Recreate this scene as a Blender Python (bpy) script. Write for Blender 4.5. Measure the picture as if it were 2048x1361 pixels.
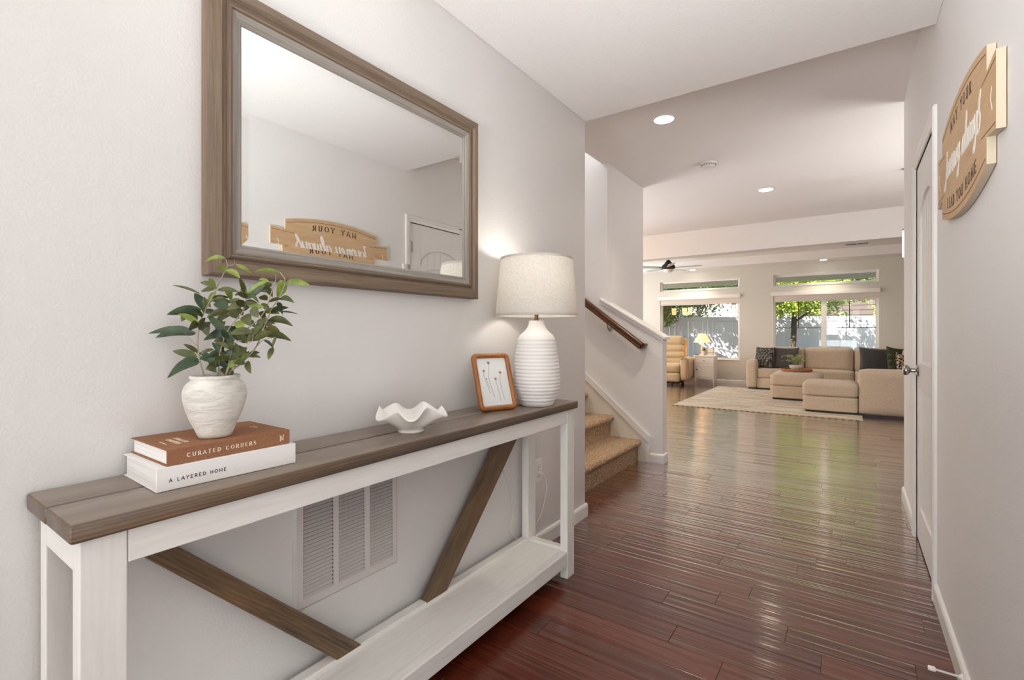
import bpy, bmesh, math, random
from mathutils import Vector, Matrix, noise
R = math.radians
PI = math.pi
for o in list(bpy.data.objects): bpy.data.objects.remove(o, do_unlink=True)
SC = bpy.context.scene
COL = SC.collection

# ------------------------------------------------------------------ camera
TH = R(35.045)
cam_d = bpy.data.cameras.new('camera'); cam = bpy.data.objects.new('camera', cam_d); COL.objects.link(cam)
cam.location = (0, 0, 1.14); cam.rotation_euler = (PI/2, 0, TH)
cam_d.sensor_width = 36; cam_d.lens = 965.9/2048*36
cam_d.shift_y = -(680.5-667.3)/2048
cam_d.clip_start = .02; cam_d.clip_end = 200
SC.camera = cam

# ------------------------------------------------------------------ view, world, sun
SC.view_settings.view_transform = 'Standard'; SC.view_settings.look = 'None'
SC.view_settings.gamma = 1; SC.view_settings.use_curve_mapping = False
SC.view_settings.exposure = 1.04
try:
    SC.cycles.max_bounces = 10; SC.cycles.diffuse_bounces = 6; SC.cycles.glossy_bounces = 5
    SC.cycles.transparent_max_bounces = 12; SC.cycles.transmission_bounces = 6
    SC.cycles.sample_clamp_indirect = 4; SC.cycles.caustics_reflective = False; SC.cycles.caustics_refractive = False
except Exception: pass
W = bpy.data.worlds.new('world'); SC.world = W; W.use_nodes = True
nt = W.node_tree; bg = nt.nodes['Background']
sky = nt.nodes.new('ShaderNodeTexSky'); sky.sky_type = 'NISHITA'; sky.sun_disc = False
sky.sun_elevation = R(50); sky.sun_rotation = R(200); sky.air_density = 1.0; sky.dust_density = 1.5
nt.links.new(sky.outputs[0], bg.inputs[0]); bg.inputs[1].default_value = SKY_S = 0.2
def sun():
    d = bpy.data.lights.new('sun', 'SUN'); d.energy = 9.0; d.angle = R(0.6); d.color = (1, .95, .86)
    o = bpy.data.objects.new('sun', d); COL.objects.link(o)
    o.rotation_euler = Vector((.42, 1.0, -1.15)).to_track_quat('-Z', 'Y').to_euler()
sun()
def area(name, loc, direction, sx, sy, power, color=(1, 1, 1), spread=180):
    d = bpy.data.lights.new(name, 'AREA'); d.shape = 'RECTANGLE'; d.size = sx; d.size_y = sy
    d.energy = power; d.color = color; d.spread = R(spread)
    o = bpy.data.objects.new(name, d); COL.objects.link(o); o.location = loc
    o.rotation_euler = Vector(direction).to_track_quat('-Z', 'Y').to_euler()
    return o
# unseen fill lights, added to brighten the entry, hall and living room
area('entry_low_fill', (-.525, -3.7, .48), (0, 1, .6), 1.5, .8, 25, (.96, .985, 1))  # low fill added behind the camera, tilted up to the ceiling
area('right_wall_fill', (.285, .32, 1.15), (-1, .75, 0), .75, 1.9, 5.4, (.955, .98, 1))  # added fill panel on the right wall, lights the left wall sideways
area('ceiling_bounce_fill', (-.7, -.2, 1.3), (.35, 1.5, 1), .5, .5, 6.0, (.98, .995, 1), 90)  # added lamp beside the camera, aimed up to brighten the entry ceiling
area('entry_high_fill', (-.525, -3.7, 3.05), (0, 1, -.3), 1.5, .8, 13, (.96, .985, 1))  # second fill added behind the camera, high up
area('foyer_overhead_fill', (-.525, -.42, 3.59), (0, 0, -1), 1.6, 3.1, 4, (.93, .965, 1))  # overhead fill added across the foyer ceiling
area('dining_fill', (-5.6, 9.6, 1.45), (1, 0, .45), 2.4, 2.1, 56, (.98, .98, .97))  # fill added on the west side for the living room
area('breakfast_fill', (-4.4, 6.0, .5), (.5, -.35, 1), 1.6, 1.4, 20, (.98, .985, 1), 140)  # upward fill added to lift the hall ceiling
area('kitchen_fill', (2.5, 5.2, .95), (-.45, -.2, 1), 2.0, 1.4, 26, (1, .985, .95), 130)  # unseen upward fill added on the kitchen side
area('stair_fill', (-3.6, 3.45, 4.7), (.35, 0, -1), 1.2, 1.2, 24, (.94, .96, 1))  # fill added high in the stairwell, no source is built there

# ------------------------------------------------------------------ object helpers
def tag(o, label=None, cat=None, group=None, kind=None):
    if label: o['label'] = label
    if cat: o['category'] = cat
    if group: o['group'] = group
    if kind: o['kind'] = kind
    return o
def thing(name, label, cat, loc=(0, 0, 0), rz=0, group=None):
    o = bpy.data.objects.new(name, None); COL.objects.link(o)
    o.empty_display_size = .1
    o.location = loc; o.rotation_euler = (0, 0, rz)
    return tag(o, label, cat, group)
def mat_of(o):
    m = Matrix.Translation(o.location) @ o.rotation_euler.to_matrix().to_4x4()
    return mat_of(o.parent) @ m if o.parent else m
def link(name, me, m, parent=None, world=False):
    if m is not None and not me.materials:
        for q in (m if isinstance(m, (list, tuple)) else [m]): me.materials.append(q)
    o = bpy.data.objects.new(name, me); COL.objects.link(o)
    if parent is not None:
        if world: me.transform(mat_of(parent).inverted())
        o.parent = parent
    return o
def part(name, bm, m, parent=None, world=False, bevel=0, seg=2, smooth=False, limit=30, label=None):
    if bevel:
        bmesh.ops.remove_doubles(bm, verts=bm.verts, dist=1e-6)
        es = [e for e in bm.edges if len(e.link_faces) == 2 and e.calc_face_angle(0) > R(limit)]
        bmesh.ops.bevel(bm, geom=es, offset=bevel, segments=seg, profile=.5, affect='EDGES', clamp_overlap=True)
    bmesh.ops.recalc_face_normals(bm, faces=bm.faces)
    me = bpy.data.meshes.new(name); bm.to_mesh(me); bm.free()
    if smooth:
        for p in me.polygons: p.use_smooth = True
        if smooth != 'all':
            try: me.set_sharp_from_angle(angle=R(smooth if smooth is not True else 40))
            except Exception: pass
    o = link(name, me, m, parent, world)
    if label: o['label'] = label
    return o
def struct(name, bm, m, **k):
    o = part(name, bm, m, **k); o['kind'] = 'structure'; return o
def BM(): return bmesh.new()
def box(bm, x0, x1, y0, y1, z0, z1, M=None):
    vs = [Vector((x, y, z)) for x in (x0, x1) for y in (y0, y1) for z in (z0, z1)]
    if M is not None: vs = [M @ v for v in vs]
    v = [bm.verts.new(c) for c in vs]
    for f in ((0, 1, 3, 2), (4, 6, 7, 5), (0, 4, 5, 1), (2, 3, 7, 6), (0, 2, 6, 4), (1, 5, 7, 3)):
        bm.faces.new([v[i] for i in f])
    return bm
def bx(x0, x1, y0, y1, z0, z1, M=None): return box(BM(), x0, x1, y0, y1, z0, z1, M)
def prism(bm, poly, h0, h1, f):
    """poly in 2D, extruded between h0 and h1; f(u,v,h)->Vector"""
    a = [bm.verts.new(f(u, v, h0)) for u, v in poly]; b = [bm.verts.new(f(u, v, h1)) for u, v in poly]
    bm.faces.new(a); bm.faces.new(b[::-1]); n = len(a)
    for i in range(n): bm.faces.new((a[i], b[i], b[(i+1) % n], a[(i+1) % n]))
    return bm
def lathe(bm, prof, seg=48, c=(0, 0, 0), closed=False, fr=None):
    rings = []
    for k, (r, z) in enumerate(prof):
        ring = []
        for i in range(seg):
            a = 2*PI*i/seg
            rr = r*(fr(a, z) if fr else 1)
            ring.append(bm.verts.new((c[0]+rr*math.cos(a), c[1]+rr*math.sin(a), c[2]+z)))
        rings.append(ring)
    n = len(rings)
    for k in range(n-1 if not closed else n):
        A, B = rings[k], rings[(k+1) % n]
        for i in range(seg):
            bm.faces.new((A[i], A[(i+1) % seg], B[(i+1) % seg], B[i]))
    if not closed:
        bm.faces.new(rings[0][::-1]); bm.faces.new(rings[-1])
    return bm
def tube(bm, pts, rad, seg=8, cap=True):
    pts = [Vector(p) for p in pts]; n = len(pts)
    if not isinstance(rad, (list, tuple)): rad = [rad]*n
    rings = []; up = None
    for i, p in enumerate(pts):
        t = (pts[min(i+1, n-1)]-pts[max(i-1, 0)])
        if t.length < 1e-9: t = Vector((0, 0, 1))
        t.normalize()
        if up is None:
            up = Vector((0, 0, 1)) if abs(t.z) < .9 else Vector((1, 0, 0))
        u = (up - t*up.dot(t)).normalized(); up = u; v = t.cross(u)
        rings.append([bm.verts.new(p+(u*math.cos(2*PI*j/seg)+v*math.sin(2*PI*j/seg))*rad[i]) for j in range(seg)])
    for A, B in zip(rings, rings[1:]):
        for j in range(seg): bm.faces.new((A[j], A[(j+1) % seg], B[(j+1) % seg], B[j]))
    if cap: bm.faces.new(rings[0][::-1]); bm.faces.new(rings[-1])
    return bm
def spline(pts, n=8):
    """Catmull-Rom"""
    P = [Vector(p) for p in pts]; out = []
    Q = [P[0]*2-P[1]]+P+[P[-1]*2-P[-2]]
    for i in range(1, len(Q)-2):
        a, b, c, d = Q[i-1:i+3]
        for k in range(n):
            t = k/n
            out.append(.5*((2*b)+(c-a)*t+(2*a-5*b+4*c-d)*t*t+(3*b-a-3*c+d)*t**3))
    out.append(P[-1]); return out
def copy_tree(o, parent=None):
    kids = list(o.children)
    c = o.copy(); COL.objects.link(c); c.parent = parent
    for k in kids: copy_tree(k, c)
    return c
def frame_sweep(bm, y0, y1, z0, z1, prof, f, rect_in=True):
    """mitred picture-frame: prof [(inset, height)], f(y,z,h)->Vector"""
    loops = []
    for (s, h) in prof:
        loops.append([bm.verts.new(f(*q, h)) for q in ((y0+s, z0+s), (y1-s, z0+s), (y1-s, z1-s), (y0+s, z1-s))])
    for A, B in zip(loops, loops[1:]):
        for i in range(4): bm.faces.new((A[i], A[(i+1) % 4], B[(i+1) % 4], B[i]))
    A, B = loops[-1], loops[0]
    for i in range(4): bm.faces.new((A[i], A[(i+1) % 4], B[(i+1) % 4], B[i]))
    return bm

# ------------------------------------------------------------------ materials
MATS = {}
def S(r, g, b):
    f = lambda c: (c/255/12.92) if c/255 <= .04045 else ((c/255+.055)/1.055)**2.4
    return (f(r), f(g), f(b), 1)
class N:
    def __init__(s, name):
        s.m = bpy.data.materials.new(name); s.m.use_nodes = True; s.t = s.m.node_tree
        s.b = s.t.nodes['Principled BSDF']; s.x = 0
    def n(s, kind, **k):
        q = s.t.nodes.new(kind)
        for a, v in k.items():
            if a in q.inputs.keys() if not hasattr(q, a) else False: q.inputs[a].default_value = v
            elif hasattr(q, a): setattr(q, a, v)
        return q
    def l(s, a, b): s.t.links.new(a, b)
    def coords(s, scale=(1, 1, 1), rot=(0, 0, 0), kind='Object', loc=(0, 0, 0)):
        tc = s.n('ShaderNodeTexCoord'); mp = s.n('ShaderNodeMapping')
        s.l(tc.outputs[kind], mp.inputs[0]); mp.inputs['Scale'].default_value = scale
        mp.inputs['Rotation'].default_value = rot; mp.inputs['Location'].default_value = loc
        return mp.outputs[0]
    def noise(s, vec, scale=5, detail=4, rough=.5, dist=0):
        q = s.n('ShaderNodeTexNoise'); s.l(vec, q.inputs['Vector'])
        q.inputs['Scale'].default_value = scale; q.inputs['Detail'].default_value = detail
        q.inputs['Roughness'].default_value = rough; q.inputs['Distortion'].default_value = dist
        return q.outputs[0]
    def ramp(s, fac, stops, interp='LINEAR'):
        q = s.n('ShaderNodeValToRGB'); s.l(fac, q.inputs[0]); cr = q.color_ramp; cr.interpolation = interp
        while len(cr.elements) < len(stops): cr.elements.new(.5)
        for e, (p, c) in zip(cr.elements, stops):
            e.position = p; e.color = c if len(c) == 4 else (*c, 1)
        return q.outputs[0]
    def mix(s, fac, a, b, mode='MIX'):
        q = s.n('ShaderNodeMix'); q.data_type = 'RGBA'; q.blend_type = mode
        for sock, v in ((q.inputs[0], fac), (q.inputs[6], a), (q.inputs[7], b)):
            if isinstance(v, (int, float)): sock.default_value = v
            elif isinstance(v, tuple): sock.default_value = v
            else: s.l(v, sock)
        return q.outputs[2]
    def math(s, op, a, b=0.0):
        q = s.n('ShaderNodeMath'); q.operation = op
        for sock, v in ((q.inputs[0], a), (q.inputs[1], b)):
            if isinstance(v, (int, float)): sock.default_value = v
            else: s.l(v, sock)
        return q.outputs[0]
    def bump(s, h, strength=.3, dist=.01, prev=None):
        q = s.n('ShaderNodeBump'); s.l(h, q.inputs['Height']); q.inputs['Strength'].default_value = strength
        q.inputs['Distance'].default_value = dist
        if prev is not None: s.l(prev, q.inputs['Normal'])
        return q.outputs[0]
    def col(s, c):
        if isinstance(c, tuple): s.b.inputs['Base Color'].default_value = c
        else: s.l(c, s.b.inputs['Base Color'])
    def set(s, rough=.5, metal=0, spec=None, coat=0, sheen=0, normal=None, trans=0, ior=None, coat_r=.1):
        i = s.b.inputs
        if isinstance(rough, (int, float)): i['Roughness'].default_value = rough
        else: s.l(rough, i['Roughness'])
        i['Metallic'].default_value = metal
        if spec is not None: i['Specular IOR Level'].default_value = spec
        i['Coat Weight'].default_value = coat; i['Coat Roughness'].default_value = coat_r
        i['Sheen Weight'].default_value = sheen; i['Transmission Weight'].default_value = trans
        if ior: i['IOR'].default_value = ior
        if normal is not None: s.l(normal, i['Normal'])
        return s.m
def plain(name, c, rough=.5, metal=0, spec=None, coat=0, bump=0, bscale=200):
    q = N(name); q.col(c); nrm = None
    if bump:
        nrm = q.bump(q.noise(q.coords(), bscale, 3), bump, .003)
    return q.set(rough, metal, spec, coat, normal=nrm)
def emis(name, c, strength):
    q = N(name); q.col(c); q.b.inputs['Emission Color'].default_value = c
    q.b.inputs['Emission Strength'].default_value = strength; return q.set(.5)

def paint(name, c, strength=.15, rough=.5):
    q = N(name); v = q.coords()
    a = q.noise(v, 150, 2, .5); b = q.noise(v, 340, 2, .5)
    h = q.math('ADD', q.ramp(a, [(.42, (0, 0, 0, 1)), (.62, (1, 1, 1, 1))]), q.math('MULTIPLY', b, .5))
    lo = q.noise(v, .8, 2)
    q.col(q.mix(lo, tuple(x*.97 for x in c[:3])+(1,), c)); return q.set(rough, spec=.35, normal=q.bump(h, strength, .0022))
wall_m = paint('wall_paint', S(236, 234, 232))
ceil_m = paint('ceiling_paint', S(244, 242, 240), .14, .8)
trim_m = plain('trim_white', S(236, 233, 230), .32, bump=.03, bscale=30)
door_m = plain('door_white', S(234, 232, 230), .35, bump=.05, bscale=60)
white_m = plain('white_plastic', S(238, 236, 232), .4)

def floor_mat():
    q = N('plank_floor'); v = q.coords()
    at = q.n('ShaderNodeAttribute'); at.attribute_name = 'rnd'; r = at.outputs['Fac']
    cb = q.n('ShaderNodeCombineXYZ'); q.l(q.math('MULTIPLY', r, 37.0), cb.inputs[0]); q.l(q.math('MULTIPLY', r, 11.0), cb.inputs[1])
    ad = q.n('ShaderNodeVectorMath'); ad.operation = 'ADD'; q.l(v, ad.inputs[0]); q.l(cb.outputs[0], ad.inputs[1])
    def mp(sc):
        m = q.n('ShaderNodeMapping'); q.l(ad.outputs[0], m.inputs[0]); m.inputs['Scale'].default_value = sc; return m.outputs[0]
    g = q.noise(mp((3, 60, 1)), 2.2, 6, .6, .6)
    g2 = q.noise(mp((1.3, 9, 1)), 2.0, 3, .5, .5)
    base = q.ramp(g, [(.25, S(62, 23, 13)), (.5, S(98, 40, 22)), (.75, S(122, 56, 34))])
    base = q.mix(q.math('MULTIPLY', g2, .55), base, S(66, 30, 19))
    tint = q.ramp(r, [(0, (.72, .70, .70, 1)), (.5, (1, .98, .95, 1)), (1, (1.25, 1.2, 1.12, 1))])
    base = q.mix(1.0, base, tint, 'MULTIPLY')
    vo = q.noise(mp((1, 1.4, 1)), 38, 2, .5)
    spk = q.ramp(vo, [(.26, (1, 1, 1, 1)), (.30, (0, 0, 0, 1))])
    base = q.mix(q.math('MULTIPLY', spk, .4), base, S(48, 22, 15)); q.col(base)
    # hand-scraped furrows that run along the boards
    f1 = q.noise(mp((.55, 40, 1)), 1.0, 1, .4, .1)
    f2 = q.noise(mp((.9, 85, 1)), 1.0, 1, .4, .1)
    h = q.math('ADD', f1, q.math('MULTIPLY', f2, .35))
    b1 = q.bump(h, 1.0, .0038)
    b2 = q.bump(g, .12, .001, b1)
    q.set(.32, spec=.35, normal=b2)
    # lacquer: sheen that grows towards grazing view
    t = q.t; gl = q.n('ShaderNodeBsdfGlossy'); gl.inputs['Roughness'].default_value = .12; q.l(b1, gl.inputs['Normal']); gl.inputs[0].default_value = (1, .99, .97, 1)
    lw = q.n('ShaderNodeLayerWeight'); lw.inputs['Blend'].default_value = .5; q.l(b1, lw.inputs['Normal'])
    fac = q.ramp(lw.outputs['Facing'], [(.42, (.02, .02, .02, 1)), (.62, (.15, .15, .15, 1)), (.75, (.80, .80, .80, 1)), (.95, (1, 1, 1, 1))])
    mx = q.n('ShaderNodeMixShader'); q.l(fac, mx.inputs[0]); q.l(q.b.outputs[0], mx.inputs[1]); q.l(gl.outputs[0], mx.inputs[2])
    out = [n for n in t.nodes if n.type == 'OUTPUT_MATERIAL'][0]; q.l(mx.outputs[0], out.inputs[0])
    return q.m
floor_m = floor_mat()

def wood(name, cols, axis='y', stretch=(14, 1), rough=.45, bstr=.3, ring=1.0, spec=.4, seed=0.0, coord='Object', scale=1.0):
    """grain runs along axis. cols: [(pos,colour)...]"""
    q = N(name)
    a, c = stretch[0]*scale, stretch[1]*scale
    sc = {'x': (c, a, a), 'y': (a, c, a), 'z': (a, a, c)}[axis]
    v = q.coords(sc, kind=coord, loc=(seed, seed*1.7, seed*.6))
    big = q.noise(v, .55, 2, .5, .5)
    fine = q.noise(v, 5.0, 6, .65, .2)
    vv = q.coords({'x': (c*.45, a*.6, a*.6), 'y': (a*.6, c*.45, a*.6), 'z': (a*.6, a*.6, c*.45)}[axis], kind=coord, loc=(seed, 0, seed))
    w = q.n('ShaderNodeTexWave'); w.wave_type = 'BANDS'; w.bands_direction = {'x': 'Z', 'y': 'Z', 'z': 'X'}[axis]
    q.l(vv, w.inputs['Vector']); w.inputs['Scale'].default_value = 1.6; w.inputs['Distortion'].default_value = 7
    w.inputs['Detail'].default_value = 2; w.inputs['Detail Scale'].default_value = .9
    f = q.math('ADD', q.math('MULTIPLY', big, .5), q.math('MULTIPLY', fine, .5))
    f = q.math('ADD', q.math('MULTIPLY', f, 1-.16*ring), q.math('MULTIPLY', w.outputs[1], .16*ring))
    q.col(q.ramp(f, cols)); return q.set(rough, spec=spec, normal=q.bump(f, bstr, .002))
stain_m = wood('stained_pine', [(.25, S(64, 56, 52)), (.42, S(86, 74, 64)), (.58, S(104, 84, 66)), (.75, S(138, 106, 74))], 'y', (48, 2.2), .36, .2, 1.0, .5)
topw_m = wood('stained_pine_top', [(.25, S(104, 91, 82)), (.5, S(130, 115, 102)), (.75, S(152, 134, 114))], 'y', (50, 2.0), .3, .12, .4, .55, seed=3)
brace_m = wood('stained_brace', [(.25, S(60, 50, 44)), (.42, S(84, 66, 52)), (.6, S(112, 84, 58)), (.78, S(146, 108, 68))], 'y', (26, 1.6), .4, .15, 1.4, .4, seed=7)
wframe_m = wood('weathered_frame', [(.25, S(86, 70, 56)), (.45, S(118, 100, 84)), (.58, S(138, 120, 102)), (.75, S(152, 134, 114))], 'y', (55, 1.5), .6, .35, .2, .3, seed=1)
wframe_v = wood('weathered_frame_upright', [(.25, S(86, 70, 56)), (.45, S(118, 100, 84)), (.58, S(138, 120, 102)), (.75, S(152, 134, 114))], 'z', (55, 1.5), .6, .35, .2, .3, seed=2)
liner_m = wood('weathered_liner', [(.25, S(108, 98, 90)), (.45, S(142, 134, 126)), (.6, S(164, 157, 149)), (.8, S(176, 168, 158))], 'y', (60, 1.2), .6, .35, .1, .3, seed=4)
liner_v = wood('weathered_liner_upright', [(.25, S(108, 98, 90)), (.45, S(142, 134, 126)), (.6, S(164, 157, 149)), (.8, S(176, 168, 158))], 'z', (60, 1.2), .6, .35, .1, .3, seed=5)
sign_m = wood('pine_sign', [(.25, S(184, 144, 104)), (.42, S(204, 168, 128)), (.6, S(214, 182, 144)), (.8, S(220, 190, 154))], 'y', (9, 1.6), .6, .08, .25, .3, seed=9)
pframe_m = wood('honey_frame', [(.25, S(120, 70, 28)), (.5, S(160, 100, 48)), (.8, S(190, 128, 70))], 'z', (40, 2), .3, .1, .6, .5, seed=2)
rail_m = wood('dark_handrail', [(.25, S(48, 26, 14)), (.5, S(84, 48, 26)), (.8, S(112, 66, 36))], 'x', (30, 2), .25, .1, .6, .6, seed=6)
def painted_wood(name='white_painted_pine', sc=(30, 2, 30)):
    q = N(name); v = q.coords(sc); g = q.noise(v, 3, 5, .6, .3)
    q.col(q.ramp(g, [(.3, S(231, 228, 222)), (.7, S(240, 238, 233))]))
    return q.set(.38, spec=.4, normal=q.bump(g, .12, .001))
pwhite_m = painted_wood(); pwhite_z = painted_wood('white_painted_pine_upright', (30, 30, 2)); pwhite_x = painted_wood('white_painted_pine_cross', (2, 30, 30))
def carpet():
    q = N('tan_carpet'); v = q.coords()
    a = q.noise(v, 105, 3, .85); b = q.noise(v, 9, 2)
    c = q.ramp(a, [(.36, S(70, 48, 32)), (.45, S(142, 106, 70)), (.53, S(200, 162, 116)), (.62, S(236, 212, 174))])
    q.col(q.mix(q.math('MULTIPLY', b, .35), c, S(150, 108, 66)))
    return q.set(.95, spec=.1, sheen=.3, normal=q.bump(a, 1.0, .006))
carpet_m = carpet()
nickel_m = plain('satin_nickel', S(168, 164, 158), .28, 1)
black_m = plain('black', S(20, 19, 18), .4)
ink_m = plain('ink', S(44, 34, 28), .7)
glass_q = N('window_glass')
def glassy():
    q = glass_q; t = q.t; t.nodes.remove(q.b)
    tr = q.n('ShaderNodeBsdfTransparent'); gl = q.n('ShaderNodeBsdfGlossy'); gl.inputs['Roughness'].default_value = .01
    tr.inputs[0].default_value = (.97, .98, .98, 1)
    fr = q.n('ShaderNodeFresnel'); fr.inputs[0].default_value = 1.5
    mx = q.n('ShaderNodeMixShader'); q.l(q.math('MULTIPLY', fr.outputs[0], .55), mx.inputs[0]); q.l(tr.outputs[0], mx.inputs[1]); q.l(gl.outputs[0], mx.inputs[2])
    out = [n for n in t.nodes if n.type == 'OUTPUT_MATERIAL'][0]; q.l(mx.outputs[0], out.inputs[0]); return q.m
glass_m = glassy()
def mirror_mat():
    q = N('mirror_silver'); q.col((.90, .91, .905, 1)); return q.set(.0, 1)
mirror_m = mirror_mat()

# ------------------------------------------------------------------ lettering
def arc(cx, cy, rx, ry, a0, a1, n=10):
    return [(cx+rx*math.cos(R(a0+(a1-a0)*i/n)), cy+ry*math.sin(R(a0+(a1-a0)*i/n))) for i in range(n+1)]
GL = {
 'A': (.78, [[(0, 0), (.39, 1), (.78, 0)], [(.14, .34), (.64, .34)]]),
 'C': (.78, [arc(.42, .5, .4, .5, 48, 312, 14)]),
 'D': (.76, [[(.1, 0), (.1, 1)], [(.1, 1)]+arc(.32, .5, .42, .5, 90, -90, 10)+[(.1, 0)]]),
 'E': (.66, [[(.1, 0), (.1, 1)], [(.1, 1), (.62, 1)], [(.1, .52), (.5, .52)], [(.1, 0), (.64, 0)]]),
 'F': (.62, [[(.1, 0), (.1, 1)], [(.1, 1), (.6, 1)], [(.1, .52), (.48, .52)]]),
 'G': (.8, [arc(.42, .5, .4, .5, 48, 340, 14)+[(.78, .45), (.5, .45)]]),
 'H': (.8, [[(.1, 0), (.1, 1)], [(.7, 0), (.7, 1)], [(.1, .5), (.7, .5)]]),
 'I': (.3, [[(.15, 0), (.15, 1)]]),
 'L': (.64, [[(.1, 0), (.1, 1)], [(.1, 0), (.6, 0)]]),
 'M': (.95, [[(.1, 0), (.1, 1), (.475, .2), (.85, 1), (.85, 0)]]),
 'N': (.82, [[(.1, 0), (.1, 1), (.72, 0), (.72, 1)]]),
 'O': (.86, [arc(.43, .5, .4, .5, 0, 360, 18)]),
 'P': (.66, [[(.1, 0), (.1, 1)], [(.1, 1)]+arc(.36, .74, .26, .26, 90, -90, 8)+[(.1, .48)]]),
 'R': (.74, [[(.1, 0), (.1, 1)], [(.1, 1)]+arc(.36, .74, .27, .26, 90, -90, 8)+[(.1, .48)], [(.36, .48), (.7, 0)]]),
 'S': (.62, [arc(.32, .74, .24, .25, 40, 270, 8)+arc(.32, .25, .26, .25, 90, -140, 8)]),
 'T': (.7, [[(.35, 0), (.35, 1)], [(.02, 1), (.68, 1)]]),
 'U': (.8, [[(.1, 1), (.1, .35)]+arc(.4, .33, .3, .33, 180, 360, 10)+[(.7, 1)]]),
 'W': (1.0, [[(0, 1), (.25, 0), (.5, .8), (.75, 0), (1, 1)]]),
 'Y': (.76, [[(0, 1), (.38, .5), (.76, 1)], [(.38, .5), (.38, 0)]]),
}
SERIF = {'A': [(0, 0), (.78, 0)], 'D': [(.1, 0), (.1, 1)], 'E': [], 'H': [(.1, 0), (.1, 1), (.7, 0), (.7, 1)], 'L': [(.1, 1)],
         'M': [(.1, 0), (.85, 0), (.1, 1), (.85, 1)], 'N': [(.1, 0), (.1, 1), (.72, 1)], 'R': [(.1, 0), (.7, 0)], 'T': [(.35, 0)],
         'U': [(.1, 1), (.7, 1)], 'Y': [(0, 1), (.76, 1), (.38, 0)]}
def ribbon(bm, pts, wid, f, th=.0004):
    """flat raised stroke in one continuous strip; it rises slightly along its length so that it never lies level with itself"""
    P = [pts[0]]
    for p in pts[1:]:
        if math.hypot(p[0]-P[-1][0], p[1]-P[-1][1]) > 1e-7: P.append(p)
    n = len(P)
    if n < 2: return
    T = []
    for i in range(n):
        a, b = P[max(i-1, 0)], P[min(i+1, n-1)]
        dx, dy = b[0]-a[0], b[1]-a[1]; L = math.hypot(dx, dy) or 1e-9; T.append((dx/L, dy/L))
    rows = []
    for i, (x, y) in enumerate(P):
        dx, dy = T[i]; w = wid(dx, dy) if callable(wid) else wid; k = 1.0
        if 0 < i < n-1:
            sx, sy = P[i+1][0]-x, P[i+1][1]-y; l = math.hypot(sx, sy); k = 1/max(.45, abs((dx*sx+dy*sy)/l))
        e = (-.25*w if i == 0 else .25*w if i == n-1 else 0)
        x += dx*e; y += dy*e; nx, ny = -dy*w*k/2, dx*w*k/2; h = th*(1+.35*i/n)
        rows.append([bm.verts.new(f(x+nx, y+ny, 0)), bm.verts.new(f(x-nx, y-ny, 0)), bm.verts.new(f(x-nx, y-ny, h)), bm.verts.new(f(x+nx, y+ny, h))])
    for A, B in zip(rows, rows[1:]):
        for q in range(4): bm.faces.new((A[q], A[(q+1) % 4], B[(q+1) % 4], B[q]))
    bm.faces.new(rows[0]); bm.faces.new(rows[-1][::-1])
def text(bm, s, H, f, track=.25, w=.13, serif=False, u0=0.0, warp=None, th=.0004, cb=None):
    """lays s out from u0 on baseline 0; warp(u,v)->(u,v)"""
    u = u0
    for ch in s:
        if ch == ' ': u += H*(.45+track); continue
        adv, strokes = GL[ch]
        wf = (lambda dx, dy: H*w*(1.25 if abs(dy) > .6 else .6)) if serif else H*w
        g = lambda x, y, ww, u=u: f(*(warp(u+x*H, y*H) if warp else (u+x*H, y*H)), ww)
        def gg(x, y, ww, u=u):
            p = (u+x, y)
            if warp: p = warp(*p)
            return f(p[0], p[1], ww)
        if cb: bm = BM()
        for k_, st in enumerate(strokes): ribbon(bm, [(x*H, y*H) for x, y in st], wf, gg, th*(1+.13*k_))
        if serif:
            for (sx, sy) in SERIF.get(ch, []): ribbon(bm, [((sx-.13)*H, sy*H), ((sx+.13)*H, sy*H)], H*w*.55, gg, th*.8)
        if cb: cb(bm)
        u += (adv+track)*H
    return u-track*H-u0
def letters(name, parent, m, s, H, f, *a, **k):
    """one raised part per letter"""
    return text(None, s, H, f, *a, cb=lambda bm: part(name, bm, m, parent, world=True), **k)
def text_w(s, H, track=.25): return sum((.45+track)*H if c == ' ' else (GL[c][0]+track)*H for c in s)-track*H

# ================================================================== SHELL
XL, XR, Y1, ZC, ZF, ZT = -1.353, .30, 2.724, 2.458, 2.736, 2.79
YB, YW = 7.731, 11.82
floor = struct('floor', bx(-5.9, 3.7, -3.9, 12.0, -.06, -.018), plain('subfloor', S(40, 22, 15), .8))
# planks: rows 0.121 m wide that run across the hall
rng = random.Random(11)
def plank_geo(bm, lay, x0, x1, y0, y1, rv):
    g = .0005; b = .0009; zt = rng.uniform(-.0003, .0003)
    A = [bm.verts.new(c) for c in ((x0+g, y0+g, -.018), (x1-g, y0+g, -.018), (x1-g, y1-g, -.018), (x0+g, y1-g, -.018))]
    B = [bm.verts.new(c) for c in ((x0+g, y0+g, zt-b), (x1-g, y0+g, zt-b), (x1-g, y1-g, zt-b), (x0+g, y1-g, zt-b))]
    C = [bm.verts.new(c) for c in ((x0+g+b, y0+g+b, zt), (x1-g-b, y0+g+b, zt), (x1-g-b, y1-g-b, zt), (x0+g+b, y1-g-b, zt))]
    fs = [bm.faces.new(C)]
    for P_, Q_ in ((A, B), (B, C)):
        for i in range(4): fs.append(bm.faces.new((P_[i], P_[(i+1) % 4], Q_[(i+1) % 4], Q_[i])))
    for f in fs: f[lay] = rv
def row_planks(x0, x1):
    x = x0-rng.uniform(0, .9); out = []
    while x < x1:
        L = rng.choice([.35, .5, .62, .8, .95, 1.2])*rng.uniform(.9, 1.1)
        a, b = max(x, x0), min(x+L, x1)
        if b-a > .03: out.append((a, b))
        x += L
    return out
RW = .121; y = -.75-.121*26; field = []; npl = 0
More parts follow.
